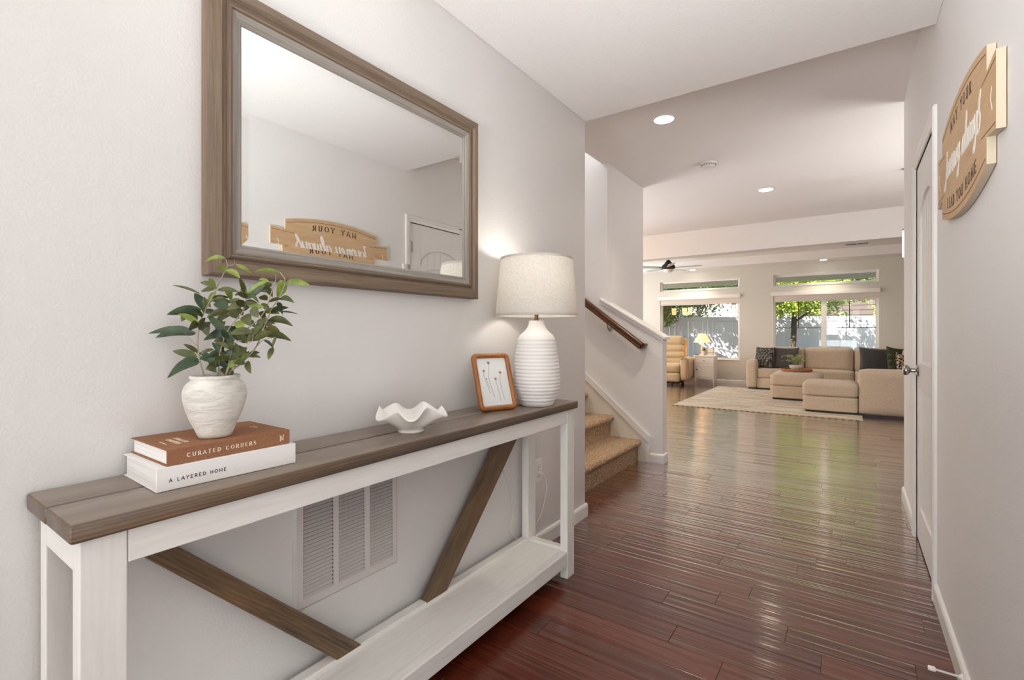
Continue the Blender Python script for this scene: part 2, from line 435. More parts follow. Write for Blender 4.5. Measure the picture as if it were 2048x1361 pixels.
while y < YW+.02:
    if y < -.75:
        for (a, b) in row_planks(XL, XR): field.append((a, b, y, y+RW, rng.random()))
        y += RW; continue
    if y < Y1-.06: x0, x1 = XL, XR
    elif y < 4.2: x0, x1 = -1.60, XR
    elif y < 5.1: x0, x1 = -1.86, 3.6
    else: x0, x1 = -5.8, 3.6
    if 2.6 < y < 3.62: x1 = .42
    for (a, b) in row_planks(x0, x1):
        if y < 4.9 and b < 1.2:
            bm = BM(); lay = bm.faces.layers.float.new('rnd'); plank_geo(bm, lay, a, b, y, y+RW, rng.random())
            part('plank', bm, floor_m, floor); npl += 1
        else: field.append((a, b, y, y+RW, rng.random()))
    y += RW
bm = BM(); lay = bm.faces.layers.float.new('rnd')
for a, b, c, d, r_ in field: plank_geo(bm, lay, a, b, c, d, r_)
tag(part('plank_field', bm, floor_m, floor), kind='stuff')

def wall_holes(bm, u0, u1, z0, z1, holes, f):
    """solid wall slab in (u,z) with rectangular holes; f(bm,u0,u1,z0,z1)"""
    us = sorted({u0, u1, *[h[0] for h in holes], *[h[1] for h in holes]}); zs = sorted({z0, z1, *[h[2] for h in holes], *[h[3] for h in holes]})
    for i in range(len(us)-1):
        j = 0
        while j < len(zs)-1:
            inside = lambda j: any(h[0]-1e-6 <= us[i] and us[i+1] <= h[1]+1e-6 and h[2]-1e-6 <= zs[j] and zs[j+1] <= h[3]+1e-6 for h in holes)
            if inside(j): j += 1; continue
            k = j
            while k+1 < len(zs)-1 and not inside(k+1): k += 1
            f(bm, us[i], us[i+1], zs[j], zs[k+1]); j = k+1
    return bm
struct('wall_left', bx(XL-.112, XL, -3.9, Y1, -.02, 3.6), wall_m, bevel=.006, seg=3, smooth=True)
DY0, DY1, DZ = 2.765, 3.505, 2.055
struct('wall_right', wall_holes(BM(), -3.9, 4.268, -.02, 3.6, [(DY0, DY1, -.02, DZ)], lambda b, u0, u1, z0, z1: box(b, XR, XR+.12, u0, u1, z0, z1)), wall_m)
struct('wall_entry', bx(-1.5, .5, -4.0, -3.9, -.02, 3.6), wall_m)
struct('ceiling_foyer', bx(-1.47, .42, -4.0, 1.2, 3.6, 3.72), ceil_m)
struct('ceiling_entry', bx(XL, XR, 1.2, Y1, ZC, 3.6), ceil_m, bevel=.004)
bm = BM(); box(bm, -1.915, .42, Y1, 4.2, ZF, 3.0); box(bm, -1.859, 3.7, 4.2, YB+.1, ZF, 3.0); box(bm, -5.9, -1.8595, 4.3155, YB+.1, ZF, 3.0)
struct('ceiling_hall', bm, ceil_m)
# stair wall with its sloping half wall
CAP0, CAP1 = (-1.343, 1.090), (-1.90, 1.090+.557*.6035)
poly = [(-1.343, -.02), (-1.343, CAP0[1]), (-1.86, 1.090+.517*.6035), (-1.86, 5.3), (-5.1, 5.3), (-5.1, -.02)]
struct('wall_stair', prism(BM(), poly, 4.2, 4.315, lambda u, v, h: Vector((u, h, v))), wall_m)
struct('wall_hall', bx(-1.975, -1.86, 4.3151, 5.155, -.02, ZF), wall_m, bevel=.005, seg=3, smooth=True)
struct('wall_dining', bx(-5.9, -1.976, 5.04, 5.155, -.02, ZF), wall_m)
struct('wall_stair_near', bx(-5.1, XL-.113, Y1-.114, Y1-.001, -.02, 5.3), wall_m)
struct('wall_stair_end', bx(-5.2, -5.1, 2.6, 4.3, -.02, 5.3), wall_m)
struct('ceiling_stair', bx(-5.2, -1.78, 2.6, 4.32, 5.3, 5.4), ceil_m)
struct('wall_stair_upper', bx(-1.914, -1.80, Y1, 4.199, 3.0, 5.3), wall_m)
struct('ceiling_beam', bx(-5.9, 3.7, YB, 7.95, 2.349, 2.735), wall_m, bevel=.004)
struct('ceiling_living', bx(-5.9, 3.7, 7.95, 11.35, ZT, 3.0), ceil_m)
struct('ceiling_soffit', bx(-5.9, 3.7, 11.351, YW, 2.615, 3.0), ceil_m)
struct('ceiling_tray_side', bx(-5.9, 3.7, 7.951, 7.97, 2.35, 3.0), ceil_m)
struct('wall_west', bx(-6.0, -5.9, 5.0, 12.0, -.02, 3.0), wall_m)
struct('wall_east', bx(3.7, 3.8, 4.1, 12.0, -.02, 3.0), wall_m)
struct('wall_kitchen', bx(.421, 3.7, 4.15, 4.268, -.02, 3.0), wall_m)
WL = (-3.85, -2.04); WR = (-1.385, .455); ZL = (.53, 2.0); ZTR = (2.15, 2.405)
holes = [(WL[0], WL[1], *ZL), (WL[0], WL[1], *ZTR), (WR[0], WR[1], *ZL), (WR[0], WR[1], *ZTR)]
wall_far_m = paint('wall_paint_living', S(216, 214, 206))
struct('wall_far', wall_holes(BM(), -5.9, 3.7, -.02, 3.0, holes, lambda b, u0, u1, z0, z1: box(b, u0, u1, YW, YW+.17, z0, z1)), wall_far_m)
struct('roof_slab', bx(-6.2, 4.0, 5.5, 12.25, 3.01, 3.2), plain('roofing', S(70, 66, 62), .9))

# windows of the far wall
vinyl_m = plain('window_vinyl', S(240, 240, 238), .35)
munt_m = plain('dark_muntin', S(70, 66, 60), .5)
def window(n, X, Z, mull=None, munt=False):
    x0, x1 = X; z0, z1 = Z; yg = YW+.10
    bm = BM(); f = .05
    box(bm, x0, x0+f, yg-.03, yg+.03, z0, z1); box(bm, x1-f, x1, yg-.03, yg+.03, z0, z1)
    box(bm, x0+f, x1-f, yg-.03, yg+.03, z0, z0+f); box(bm, x0+f, x1-f, yg-.03, yg+.03, z1-f, z1)
    w = struct('window_%d' % n, bm, vinyl_m, bevel=.004)
    bm = BM()
    box(bm, x0-.002, x0+.008, YW-.002, yg-.031, z0, z1); box(bm, x1-.008, x1+.002, YW-.002, yg-.031, z0, z1)
    box(bm, x0+.009, x1-.009, YW-.014, yg-.031, z0-.002, z0+.012); box(bm, x0+.009, x1-.009, YW-.002, yg-.031, z1-.009, z1)
    part('window_return', bm, trim_m, w, bevel=.002)
    if mull:
        part('meeting_stile', bx(mull[0], mull[1], yg-.035, yg+.025, z0+f, z1-f), vinyl_m, w, bevel=.004)
        part('pane', bx(x0+f, mull[0], yg-.003, yg+.003, z0+f, z1-f), glass_m, w)
        part('pane', bx(mull[1], x1-f, yg-.003, yg+.003, z0+f, z1-f), glass_m, w)
    else: part('pane', bx(x0+f, x1-f, yg-.003, yg+.003, z0+f, z1-f), glass_m, w)
    if munt:
        for a, b, c in ((x0+f, mull[0], -.912), (mull[1], x1-f, -.02)):
            part('muntin', bx(a, b, yg+.006, yg+.014, 1.248, 1.264), munt_m, w)
            part('muntin', bx(c-.009, c+.009, yg+.006, yg+.014, 1.265, z1-f), munt_m, w)
window(1, WL, ZL); window(2, WL, ZTR); window(3, WR, ZL, (-.502, -.407), True); window(4, WR, ZTR)
blind_m = plain('blind_fabric', S(226, 218, 208), .8, bump=.2, bscale=400)
for (X, lab) in ((WL, 'cream roller blind rolled up above the window beside the recliner'), (WR, 'cream roller blind rolled up above the sliding window behind the sofa')):
    t = thing('roller_blind', lab, 'blind', ((X[0]+X[1])/2, YW-.03, 1.93), 0, 'roller blinds on the far windows')
    part('valance', bx(X[0]-.03, X[1]+.02, YW-.05, YW-.001, 1.945, 2.03), trim_m, t, world=True, bevel=.006)
    part('shade', bx(X[0]+.01, X[1]-.01, YW+.012, YW+.05, 1.832, 1.994), blind_m, t, world=True, bevel=.012)
    part('hem_bar', bx(X[0]+.01, X[1]-.01, YW+.02, YW+.04, 1.818, 1.831), trim_m, t, world=True, bevel=.003)

# frame added around the fill light on the right wall; no window opening there
bm = BM()
for a in ((-.115, -.06, .14, 2.16), (.70, .755, .14, 2.16), (-.06, .70, .14, .195), (-.06, .70, 2.105, 2.16)): box(bm, XR-.022, XR-.0005, *a)
struct('window_5', bm, vinyl_m, bevel=.003)
# baseboards: board with a rounded top
def base_run(name, p0, p1, nrm, ext0=0, ext1=0, h=.083, t=.013):
    p0 = Vector((*p0, 0)); p1 = Vector((*p1, 0)); d = (p1-p0).normalized(); n = Vector((*nrm, 0))
    a = p0-d*ext0; b = p1+d*ext1
    prof = [(0, .0), (t, 0), (t, h-.016), (t-.003, h-.006), (t-.008, h), (0, h)]
    bm = BM(); L = (b-a).length
    prism(bm, prof, 0, L, lambda u, v, w: a+n*u+d*w+Vector((0, 0, v)))
    return struct(name, bm, trim_m, bevel=.0015)
base_run('baseboard_left', (XL, -3.9), (XL, Y1), (1, 0), 0, .013)
base_run('baseboard_left_end', (XL-.11, Y1), (XL, Y1), (0, 1), 0, 0)
base_run('baseboard_right', (XR, -3.9), (XR, DY0-.06), (-1, 0))
base_run('baseboard_right_far', (XR, DY1+.059), (XR, 4.268), (-1, 0), 0, .013)
base_run('baseboard_half_wall', (-1.455, 4.2), (-1.343, 4.2), (0, -1), 0, .013)
base_run('baseboard_half_wall_end', (-1.343, 4.2), (-1.343, 4.315), (1, 0), 0, .0)
base_run('baseboard_far', (-5.8, YW), (3.6, YW), (0, -1))
base_run('baseboard_hall', (-1.86, 4.316), (-1.86, 5.155), (1, 0))

# half wall cap and its moulding, one sloping board with a moulding under it
def slope_board(name, x0, x1, z0, k, th, y0, y1, m, lo=0.0, **kw):
    """board whose top follows z0+(x0-x)*k"""
    poly = [(x0, z0), (x1, z0+(x0-x1)*k), (x1, z0+(x0-x1)*k-th), (x0, z0-th)]
    return part(name, prism(BM(), poly, y0, y1, lambda u, v, h: Vector((u, h, v))), m, **kw)
capm = slope_board('trim_1', -1.318, -1.925, 1.108, .6035, .024, 4.176, 4.339, trim_m, bevel=.004); capm['kind'] = 'structure'
q = slope_board('cap_moulding', -1.335, -1.91, 1.094, .6035, .03, 4.187, 4.199, trim_m, parent=capm, bevel=.003)
# stair skirt: flat board plus ogee strip
sk = [(-1.452, 0), (-1.452, .228), (-1.452-3.0, .228+3.0*.852), (-1.452-3.0, .0)]
skirt = struct('trim_2', prism(BM(), sk, 4.186, 4.199, lambda u, v, h: Vector((u, h, v))), plain('skirt_paint', S(228, 222, 208), .4))
slope_board('skirt_moulding', -1.450, -4.45, .236, .852, .078, 4.176, 4.186, trim_m, parent=skirt, bevel=.004)
part('skirt_end', bx(-1.49, -1.450, 4.176, 4.186, 0, .165), trim_m, skirt, bevel=.003)

# carpeted stairs
st = thing('carpeted_staircase', 'tan flecked carpet stairs that climb beside the sloping half wall', 'stairs', (-1.56, 3.45, 0))
RISE, RUN = .192, .262
def step_mesh(k):
    x0 = -1.558-RUN*k; z0 = RISE*k; y0, y1 = Y1+.002, 4.184
    pr = []
    for i in range(12): pr.append((x0, z0+(RISE-.052)*i/12))
    r = .029
    for i in range(13):
        a = R(-90+180*i/12); pr.append((x0+.004+r*math.cos(a)*1.05, z0+RISE-.027+.0265*math.sin(a)))
    n = 18
    for i in range(1, n+1): pr.append((x0+.004-(RUN+.012)*i/n, z0+RISE-.001))
    ny = 170; bm = BM(); g = []
    for j in range(ny+1):
        yy = y0+(y1-y0)*j/ny; row = []
        for (x, z) in pr:
            v = Vector((x, yy, z)); nz = noise.noise(v*170)*.0038+noise.noise(v*60)*.0026+noise.noise(v*12)*.003
            row.append(bm.verts.new(v+Vector((.7, 0, .7))*nz))
        g.append(row)
    for j in range(ny):
        for i in range(len(pr)-1): bm.faces.new((g[j][i], g[j+1][i], g[j+1][i+1], g[j][i+1]))
    bmesh.ops.recalc_face_normals(bm, faces=bm.faces)
    # closed body below the pile
    box(bm, x0-RUN, x0-.003, y0, y1, z0-.02 if k else 0, z0+RISE-.03)
    return bm
for k in range(6): part('carpet_step', step_mesh(k), carpet_m, st, world=True, smooth='all')
bm = BM()
for k in range(6, 12): box(bm, -1.56-RUN*k-RUN-.02, -1.56-RUN*k+.02, Y1+.002, 4.184, RISE*k, RISE*(k+1))
part('upper_flight', bm, carpet_m, st, world=True, bevel=.015)
# handrail on its brackets
hr = thing('stair_handrail', 'dark brown wooden handrail on the wall above the stairs', 'handrail', (-1.85, 4.13, 1.2))
k = .7415
prof = [(-.024, -.026), (.024, -.026), (.028, -.012), (.021, 0), (.028, .012), (.023, .026), (.008, .034), (-.008, .034), (-.023, .026), (-.028, .012), (-.021, 0), (-.028, -.012)]
A = Vector((-1.512, 4.135, 1.028)); B = Vector((-3.6, 4.135, 1.028+2.088*k)); d = (B-A).normalized(); up = Vector((0, 1, 0)).cross(d)*-1
if up.z < 0: up = -up
bm = prism(BM(), prof, 0, (B-A).length, lambda u, v, w: A+d*w+Vector((0, 1, 0))*u+up*v)
part('rail', bm, rail_m, hr, world=True, smooth=50)
bm = prism(BM(), prof, 0, .07, lambda u, v, w: A-d*.004+Vector((1, 0, 0))*u*.9+up*v*.95+Vector((0, 1, 0))*(w*1.0-.0))
part('rail_return', bm, rail_m, hr, world=True, smooth=50)
for xx in (-1.83, -2.9):
    zz = 1.028+(-1.512-xx)*k-.03
    bm = tube(BM(), spline([(xx, 4.197, zz-.055), (xx, 4.16, zz-.055), (xx, 4.137, zz-.03), (xx, 4.135, zz+.004)], 5), .006, 10)
    tube(bm, [(xx, 4.199, zz-.055), (xx, 4.193, zz-.055)], .022, 16)
    part('rail_bracket', bm, nickel_m, hr, world=True, smooth=True)

# ---------------------------------------------------------------- door in the right wall
dr = struct('door_1', bx(.316, .342, DY0+.004, DY1-.004, .008, DZ-.004), door_m)
fx = .303
def dbox(y0, y1, z0, z1): return bx(fx, .3165, y0, y1, z0, z1)
SY0, SY1 = DY0+.004, DY1-.004; PY0, PY1 = SY0+.115, SY1-.115
for a, b in ((SY0, PY0), (PY1, SY1)): part('door_stile', dbox(a, b, .008, DZ-.004), door_m, dr, bevel=.004, seg=3)
part('door_rail', dbox(PY0, PY1, .008, .20), door_m, dr, bevel=.004, seg=3)
part('door_rail', dbox(PY0, PY1, .845, .985), door_m, dr, bevel=.004, seg=3)
cy = (PY0+PY1)/2; hw = (PY1-PY0)/2
arch = [(PY0, DZ-.004), (PY1, DZ-.004), (PY1, 1.73)]+[(cy+hw*math.cos(R(a)), 1.73+.125*math.sin(R(a))) for a in range(10, 171, 10)]+[(PY0, 1.73)]
part('door_rail', prism(BM(), arch, fx, .3165, lambda u, v, h: Vector((h, u, v))), door_m, dr, bevel=.004, seg=3)
nb = 6
for (z0, z1, ar) in ((.215, .83, 0), (1.0, 1.72, 1)):
    for i in range(nb):
        w = (PY1-PY0-.03)/nb; a = PY0+.015+w*i; b = a+w
        def top(yy): return z1+(.115*math.sqrt(max(0, 1-((yy-cy)/(hw-.01))**2)) if ar else 0)
        pl = [(a+.002, z0), (b-.002, z0)]+[(b-.002-(w-.004)*t/4, top(b-.002-(w-.004)*t/4)) for t in range(5)]
        part('panel_board', prism(BM(), pl, .3115, .3162, lambda u, v, h: Vector((h, u, v))), door_m, dr, bevel=.0015, seg=1)
for zz in (.325, 1.09, 1.855):
    bm = BM()
    for i in range(5): tube(bm, [(.2965, DY0+.001, zz-.045+.0185*i), (.2965, DY0+.001, zz-.045+.0185*i+.017)], .0062, 12)
    box(bm, .3005, .3022, DY0+.005, DY0+.03, zz-.045, zz+.045)
    tube(bm, [(.2965, DY0+.001, zz-.05), (.2965, DY0+.001, zz+.05)], .0035, 8)
    part('hinge', bm, nickel_m, dr, smooth=True)
bm = BM(); kp = [(.0, .0), (.031, .0), (.032, .004), (.026, .009), (.013, .013), (.0105, .022), (.011, .032), (.018, .038), (.027, .046), (.029, .054), (.026, .062), (.016, .068), (.0, .069)]
lathe(bm, [(max(r_, .0004), z) for r_, z in kp], 32)
kn = part('door_knob', bm, nickel_m, dr, smooth=True)
kn.data.transform(Matrix.Translation((fx, 3.44, .937)) @ Matrix.Rotation(-PI/2, 4, 'Y'))
cas = BM(); pr = [(0, 0), (0, .010), (.006, .016), (.030, .0155), (.036, .012), (.054, .009), (.058, .005), (.058, 0)]
def cs(u, v, h): return Vector((XR-h, u, v))
def cas_leg(bm, inner, sgn):
    n = len(pr); lo = []; hi = []
    for (s, h) in pr:
        lo.append(bm.verts.new(cs(inner+sgn*(.058-s), 0, h))); hi.append(bm.verts.new(cs(inner+sgn*(.058-s), DZ+(.058-s), h)))
    for i in range(n): bm.faces.new((lo[i], lo[(i+1) % n], hi[(i+1) % n], hi[i]))
    bm.faces.new(lo); return hi
h0 = cas_leg(cas, DY0, -1); h1 = cas_leg(cas, DY1, 1)
for i in range(len(pr)): cas.faces.new((h0[i], h0[(i+1) % len(pr)], h1[(i+1) % len(pr)], h1[i]))
struct('trim_3', cas, trim_m, bevel=.0008, seg=1)
bm = BM(); box(bm, XR-.001, .42, DY0-.018, DY0+.0, 0, DZ+.018); box(bm, XR-.001, .42, DY1, DY1+.018, 0, DZ+.018); box(bm, XR-.001, .42, DY0, DY1, DZ, DZ+.018)
box(bm, .343, .355, DY0, DY0+.012, 0, DZ); box(bm, .343, .355, DY1-.012, DY1, 0, DZ)
struct('trim_4', bm, trim_m)
struct('wall_closet', bx(.36, .38, DY0, DY1, 0, DZ), wall_m)
# door stop on the right baseboard
ds = thing('door_stop', 'thin white door stop screwed into the baseboard below the wooden sign', 'door stop', (XR-.013, 2.05, .06))
Y0 = lambda pr_, seg=14: lathe(BM(), pr_, seg)
def along_x(bm, loc): bm.transform(Matrix.Translation(loc) @ Matrix.Rotation(-PI/2, 4, 'Y')); return bm
part('stop_base', along_x(lathe(BM(), [(.012, 0), (.012, .002), (.006, .007), (.0035, .01)], 16), (0, 0, 0)), trim_m, ds, smooth=True)
part('stop_rod', along_x(lathe(BM(), [(.0035, .008), (.0035, .066)], 12), (0, 0, 0)), plain('painted_rod', S(214, 208, 198), .35), ds, smooth=True)
part('stop_tip', along_x(lathe(BM(), [(.0062, .064), (.0078, .066), (.0078, .080), (.0066, .083), (.0015, .0835)], 16), (0, 0, 0)), plain('rubber_tip', S(238, 235, 230), .5), ds, smooth=True)

# ================================================================== CONSOLE TABLE
TZ = .8211
ct = thing('console_table', 'long narrow farmhouse console table with stained plank top and white frame', 'table', (-1.2, 1.14, 0))
TX0, TX1, TYa, TYb = -1.349, -1.057, .2326, 2.055
TXm = -1.207
part('top_board', bx(TX0, TXm-.0008, TYa, TYb, TZ-.0345, TZ), [topw_m, stain_m], ct, world=True, bevel=.006, seg=3, smooth=True)
part('top_board', bx(TXm+.0008, TX1, TYa+.001, TYb-.001, TZ-.0345, TZ-.0003), [topw_m, stain_m], ct, world=True, bevel=.006, seg=3, smooth=True)
for o in ct.children:
    for p in o.data.polygons:
        if p.normal.z < .75: p.material_index = 1
LZ = TZ-.0347
for (xa, xb) in ((-1.112, -1.074), (-1.328, -1.290)):
    for (ya, yb) in ((.2495, .317), (1.978, 2.045)):
        part('leg', bx(xa, xb, ya, yb, 0, LZ), pwhite_z, ct, world=True, bevel=.0025)
part('apron', bx(-1.112, -1.0745, .318, 1.977, LZ-.063, LZ), pwhite_m, ct, world=True, bevel=.0025)
part('apron', bx(-1.328, -1.290, .318, 1.977, LZ-.063, LZ), pwhite_m, ct, world=True, bevel=.0025)
for ya, yb in ((.2505, .2885), (2.006, 2.044)):
    part('apron', bx(-1.289, -1.113, ya, yb, LZ-.063, LZ), pwhite_x, ct, world=True, bevel=.0025)
part('shelf_rail', bx(-1.112, -1.0745, .318, 1.977, .062, .126), pwhite_m, ct, world=True, bevel=.003)
part('shelf_rail', bx(-1.328, -1.290, .318, 1.977, .075, .140), pwhite_m, ct, world=True, bevel=.003)
for ya, yb in ((.27, .308), (1.985, 2.023)): part('shelf_rail', bx(-1.289, -1.113, ya, yb, .066, .136), pwhite_x, ct, world=True, bevel=.003)
part('shelf_board', bx(-1.2895, -1.1125, .309, 1.984, .104, .1225), pwhite_m, ct, world=True, bevel=.0015)
# braces, flat boards set on edge between the back rails
def brace(p, m=brace_m):
    return prism(BM(), p, -1.326, -1.288, lambda u, v, h: Vector((h, u, v)))
b1 = part('brace', brace([(.330, .722), (.392, .722), (.995, .137), (.872, .157) if False else (.905, .137)]), None, ct, world=True, bevel=.002)
b2 = part('brace', brace([(1.285, .137), (1.395, .137), (1.957, .722), (1.815, .722)]), None, ct, world=True, bevel=.002)
def grain_along(name, ang, seed):
    q = N(name); tc = q.n('ShaderNodeTexCoord'); a = q.n('ShaderNodeMapping'); q.l(tc.outputs['Object'], a.inputs[0]); a.inputs['Rotation'].default_value = (ang, 0, 0)
    def mp(sc, lo=0):
        m = q.n('ShaderNodeMapping'); q.l(a.outputs[0], m.inputs[0]); m.inputs['Scale'].default_value = sc; m.inputs['Location'].default_value = (lo, lo, lo); return m.outputs[0]
    fine = q.noise(mp((50, 3, 60), seed), 3, 6, .65, .2); big = q.noise(mp((6, 2.4, 7), seed), .9, 2, .5, .4)
    w = q.n('ShaderNodeTexWave'); w.wave_type = 'BANDS'; w.bands_direction = 'Z'; q.l(mp((6, 1.2, 14), seed), w.inputs['Vector'])
    w.inputs['Scale'].default_value = 2.2; w.inputs['Distortion'].default_value = 9; w.inputs['Detail'].default_value = 2
    f = q.math('ADD', q.math('MULTIPLY', fine, .5), q.math('ADD', q.math('MULTIPLY', big, .4), q.math('MULTIPLY', w.outputs[1], .1)))
    q.col(q.ramp(f, [(.28, S(60, 52, 47)), (.42, S(92, 76, 62)), (.56, S(122, 96, 70)), (.70, S(156, 120, 82))]))
    return q.set(.42, spec=.4, normal=q.bump(f, .15, .002))
b1.data.materials.append(grain_along('brace_grain_down', R(44), 1.3)); b2.data.materials.append(grain_along('brace_grain_up', R(-47), 4.1))

# ================================================================== WALL GRILLE, OUTLET
vg = thing('return_air_grille', 'white louvered air return grille on the wall behind the console table', 'vent', (XL, 1.0, .32))
grille_m = plain('grille_enamel', S(222, 216, 212), .4)
GY0, GY1, GZ0, GZ1 = .797, 1.198, .308, .735
cols = [(.826, .930), (.949, 1.050), (1.071, 1.172)]; VZ0, VZ1 = .3405, .703
hol = [(a, b, VZ0, VZ1) for a, b in cols]
part('grille_frame', wall_holes(BM(), GY0+.008, GY1-.008, GZ0+.008, GZ1-.008, hol, lambda b, u0, u1, z0, z1: box(b, XL+.006, XL+.009, u0, u1, z0, z1)), grille_m, vg, world=True)
bm = BM(); frame_sweep(bm, GY0, GY1, GZ0, GZ1, [(0, 0), (0, .003), (.008, .009), (.008, .006), (.002, 0)], lambda y_, z_, h: Vector((XL+h, y_, z_)))
part('grille_flange', bm, grille_m, vg, world=True)
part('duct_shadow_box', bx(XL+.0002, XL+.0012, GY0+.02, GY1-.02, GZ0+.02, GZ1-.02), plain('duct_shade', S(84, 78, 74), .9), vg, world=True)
lou = None; pitch = .0122
for (a, b) in cols:
    z = VZ0+.004
    while z < VZ1-.008:
        M = Matrix.Translation((XL+.0055, (a+b)/2, z)) @ Matrix.Rotation(R(34), 4, 'Y')
        if lou is None:
            bm = bx(-.0062, .0055, -.0515, .0515, -.0005, .0005); lou = bpy.data.meshes.new('louver'); bm.to_mesh(lou); bm.free(); lou.materials.append(grille_m)
        o = bpy.data.objects.new('louver', lou); COL.objects.link(o); o.parent = vg
        o.matrix_local = Matrix.Translation(-Vector(vg.location)) @ M
        z += pitch
ol = thing('wall_outlet', 'white wall outlet behind the far legs of the console table', 'outlet', (XL, 2.169, .415))
part('cover_plate', bx(XL, XL+.005, 2.134, 2.204, .356, .474), white_m, ol, world=True, bevel=.003)
for zz in (.394, .436):
    s = part('socket', along_x(lathe(BM(), [(.0165, 0), (.0165, .0075), (.015, .008)], 24), (0, 0, 0)), white_m, None)
    s.data.transform(Matrix.Translation((XL, 2.169, zz)) @ Matrix.Rotation(PI, 4, 'Z') @ Matrix.Identity(4)); s.data.transform(mat_of(ol).inverted()); s.parent = ol
    part('slot', bx(XL+.0076, XL+.0084, 2.162, 2.164, zz-.004, zz+.005), black_m, ol, world=True)
    part('slot', bx(XL+.0076, XL+.0084, 2.174, 2.176, zz-.004, zz+.005), black_m, ol, world=True)

# ================================================================== WALL MIRROR
mr = thing('wall_mirror', 'large rectangular mirror in a weathered brown wood frame above the console table', 'mirror', (XL, 1.085, 1.286))
my0, my1, mz0, mz1 = .552, 1.6205, 1.288, 2.044
fm = lambda y_, z_, h: Vector((XL+h, y_, z_))
def mitre(prof, mats, name):
    s0 = prof[0][0]; n = len(prof)
    cor = lambda s: [(my0+s, mz0+s), (my1-s, mz0+s), (my1-s, mz1-s), (my0+s, mz1-s)]
    for i in range(4):
        bm = BM(); A = [bm.verts.new(fm(*cor(s)[i], h)) for s, h in prof]; B = [bm.verts.new(fm(*cor(s)[(i+1) % 4], h)) for s, h in prof]
        for k_ in range(n): bm.faces.new((A[k_], A[(k_+1) % n], B[(k_+1) % n], B[k_]))
        bm.faces.new(A); bm.faces.new(B[::-1])
        part(name, bm, mats[i % 2], mr, world=True, smooth=25)
mitre([(0, .001), (0, .036), (.002, .040), (.006, .0425), (.030, .044), (.035, .040), (.038, .036), (.044, .035), (.048, .040), (.052, .0425), (.057, .042), (.0585, .036), (.0585, .001)], (wframe_m, wframe_v), 'frame_rail')
mitre([(.0588, .001), (.0588, .037), (.062, .0375), (.076, .0325), (.0775, .030), (.081, .0305), (.083, .029), (.086, .027), (.0872, .0245), (.0872, .001)], (liner_m, liner_v), 'frame_liner')
gx = .0235; e = .0868; bw = .019; tl = bw*math.tan(R(2.6))
bm = BM(); iy0, iy1, iz0, iz1 = my0+e, my1-e, mz0+e, mz1-e
o4 = [bm.verts.new(fm(y_, z_, gx+tl)) for y_, z_ in ((iy0, iz0), (iy1, iz0), (iy1, iz1), (iy0, iz1))]
i4 = [bm.verts.new(fm(y_, z_, gx)) for y_, z_ in ((iy0+bw, iz0+bw), (iy1-bw, iz0+bw), (iy1-bw, iz1-bw), (iy0+bw, iz1-bw))]
bm.faces.new(i4)
for i in range(4): bm.faces.new((o4[i], o4[(i+1) % 4], i4[(i+1) % 4], i4[i]))
b4 = [bm.verts.new(fm(y_, z_, .004)) for y_, z_ in ((iy0, iz0), (iy1, iz0), (iy1, iz1), (iy0, iz1))]
bm.faces.new(b4[::-1])
for i in range(4): bm.faces.new((b4[i], b4[(i+1) % 4], o4[(i+1) % 4], o4[i]))
part('mirror_glass', bm, mirror_m, mr, world=True)

# ================================================================== TABLE LAMP
LX, LY = -1.150, 1.830
lp = thing('table_lamp', 'lit table lamp with ribbed white ceramic base and linen drum shade', 'lamp', (LX, LY, TZ))
pr = [(.0, 0), (.070, 0), (.0735, .003)]
zb, zs = .004, .300
nr = 19
def env(t):  # radius envelope bottom -> shoulder
    pts = [(0, .075), (.10, .089), (.25, .1035), (.38, .1065), (.55, .103), (.75, .095), (.9, .088), (1, .082)]
    for (a, ra), (b, rb) in zip(pts, pts[1:]):
        if t <= b: u = (t-a)/(b-a); u = u*u*(3-2*u); return ra+(rb-ra)*(u*.5+(t-a)/(b-a)*.5)
    return pts[-1][1]
for i in range(nr*6+1):
    t = i/(nr*6); ph = (t*nr) % 1.0
    rib = .0026*(abs(math.sin(PI*t*nr))**.8)
    pr.append((env(t)-.0022+rib, zb+(zs-zb)*t))
for t in range(1, 13):
    u = t/12; pr.append((.0825-.0485*(1-(1-u)**2.1), zs+.006+.068*u**1.0))
pr += [(.031, .3755), (.0, .376)]
cer_m = plain('white_ceramic', S(240, 237, 233), .45, bump=.1, bscale=120)
part('lamp_base', lathe(BM(), [(max(a, .0005), b) for a, b in pr], 72), cer_m, lp, smooth=60)
br_m = plain('aged_brass', S(120, 98, 62), .35, 1)
part('lamp_neck', lathe(BM(), [(.012, .376), (.012, .380), (.0085, .382), (.0085, .40), (.0105, .402), (.0105, .43), (.014, .432), (.014, .468), (.006, .47)], 24), br_m, lp, smooth=True)
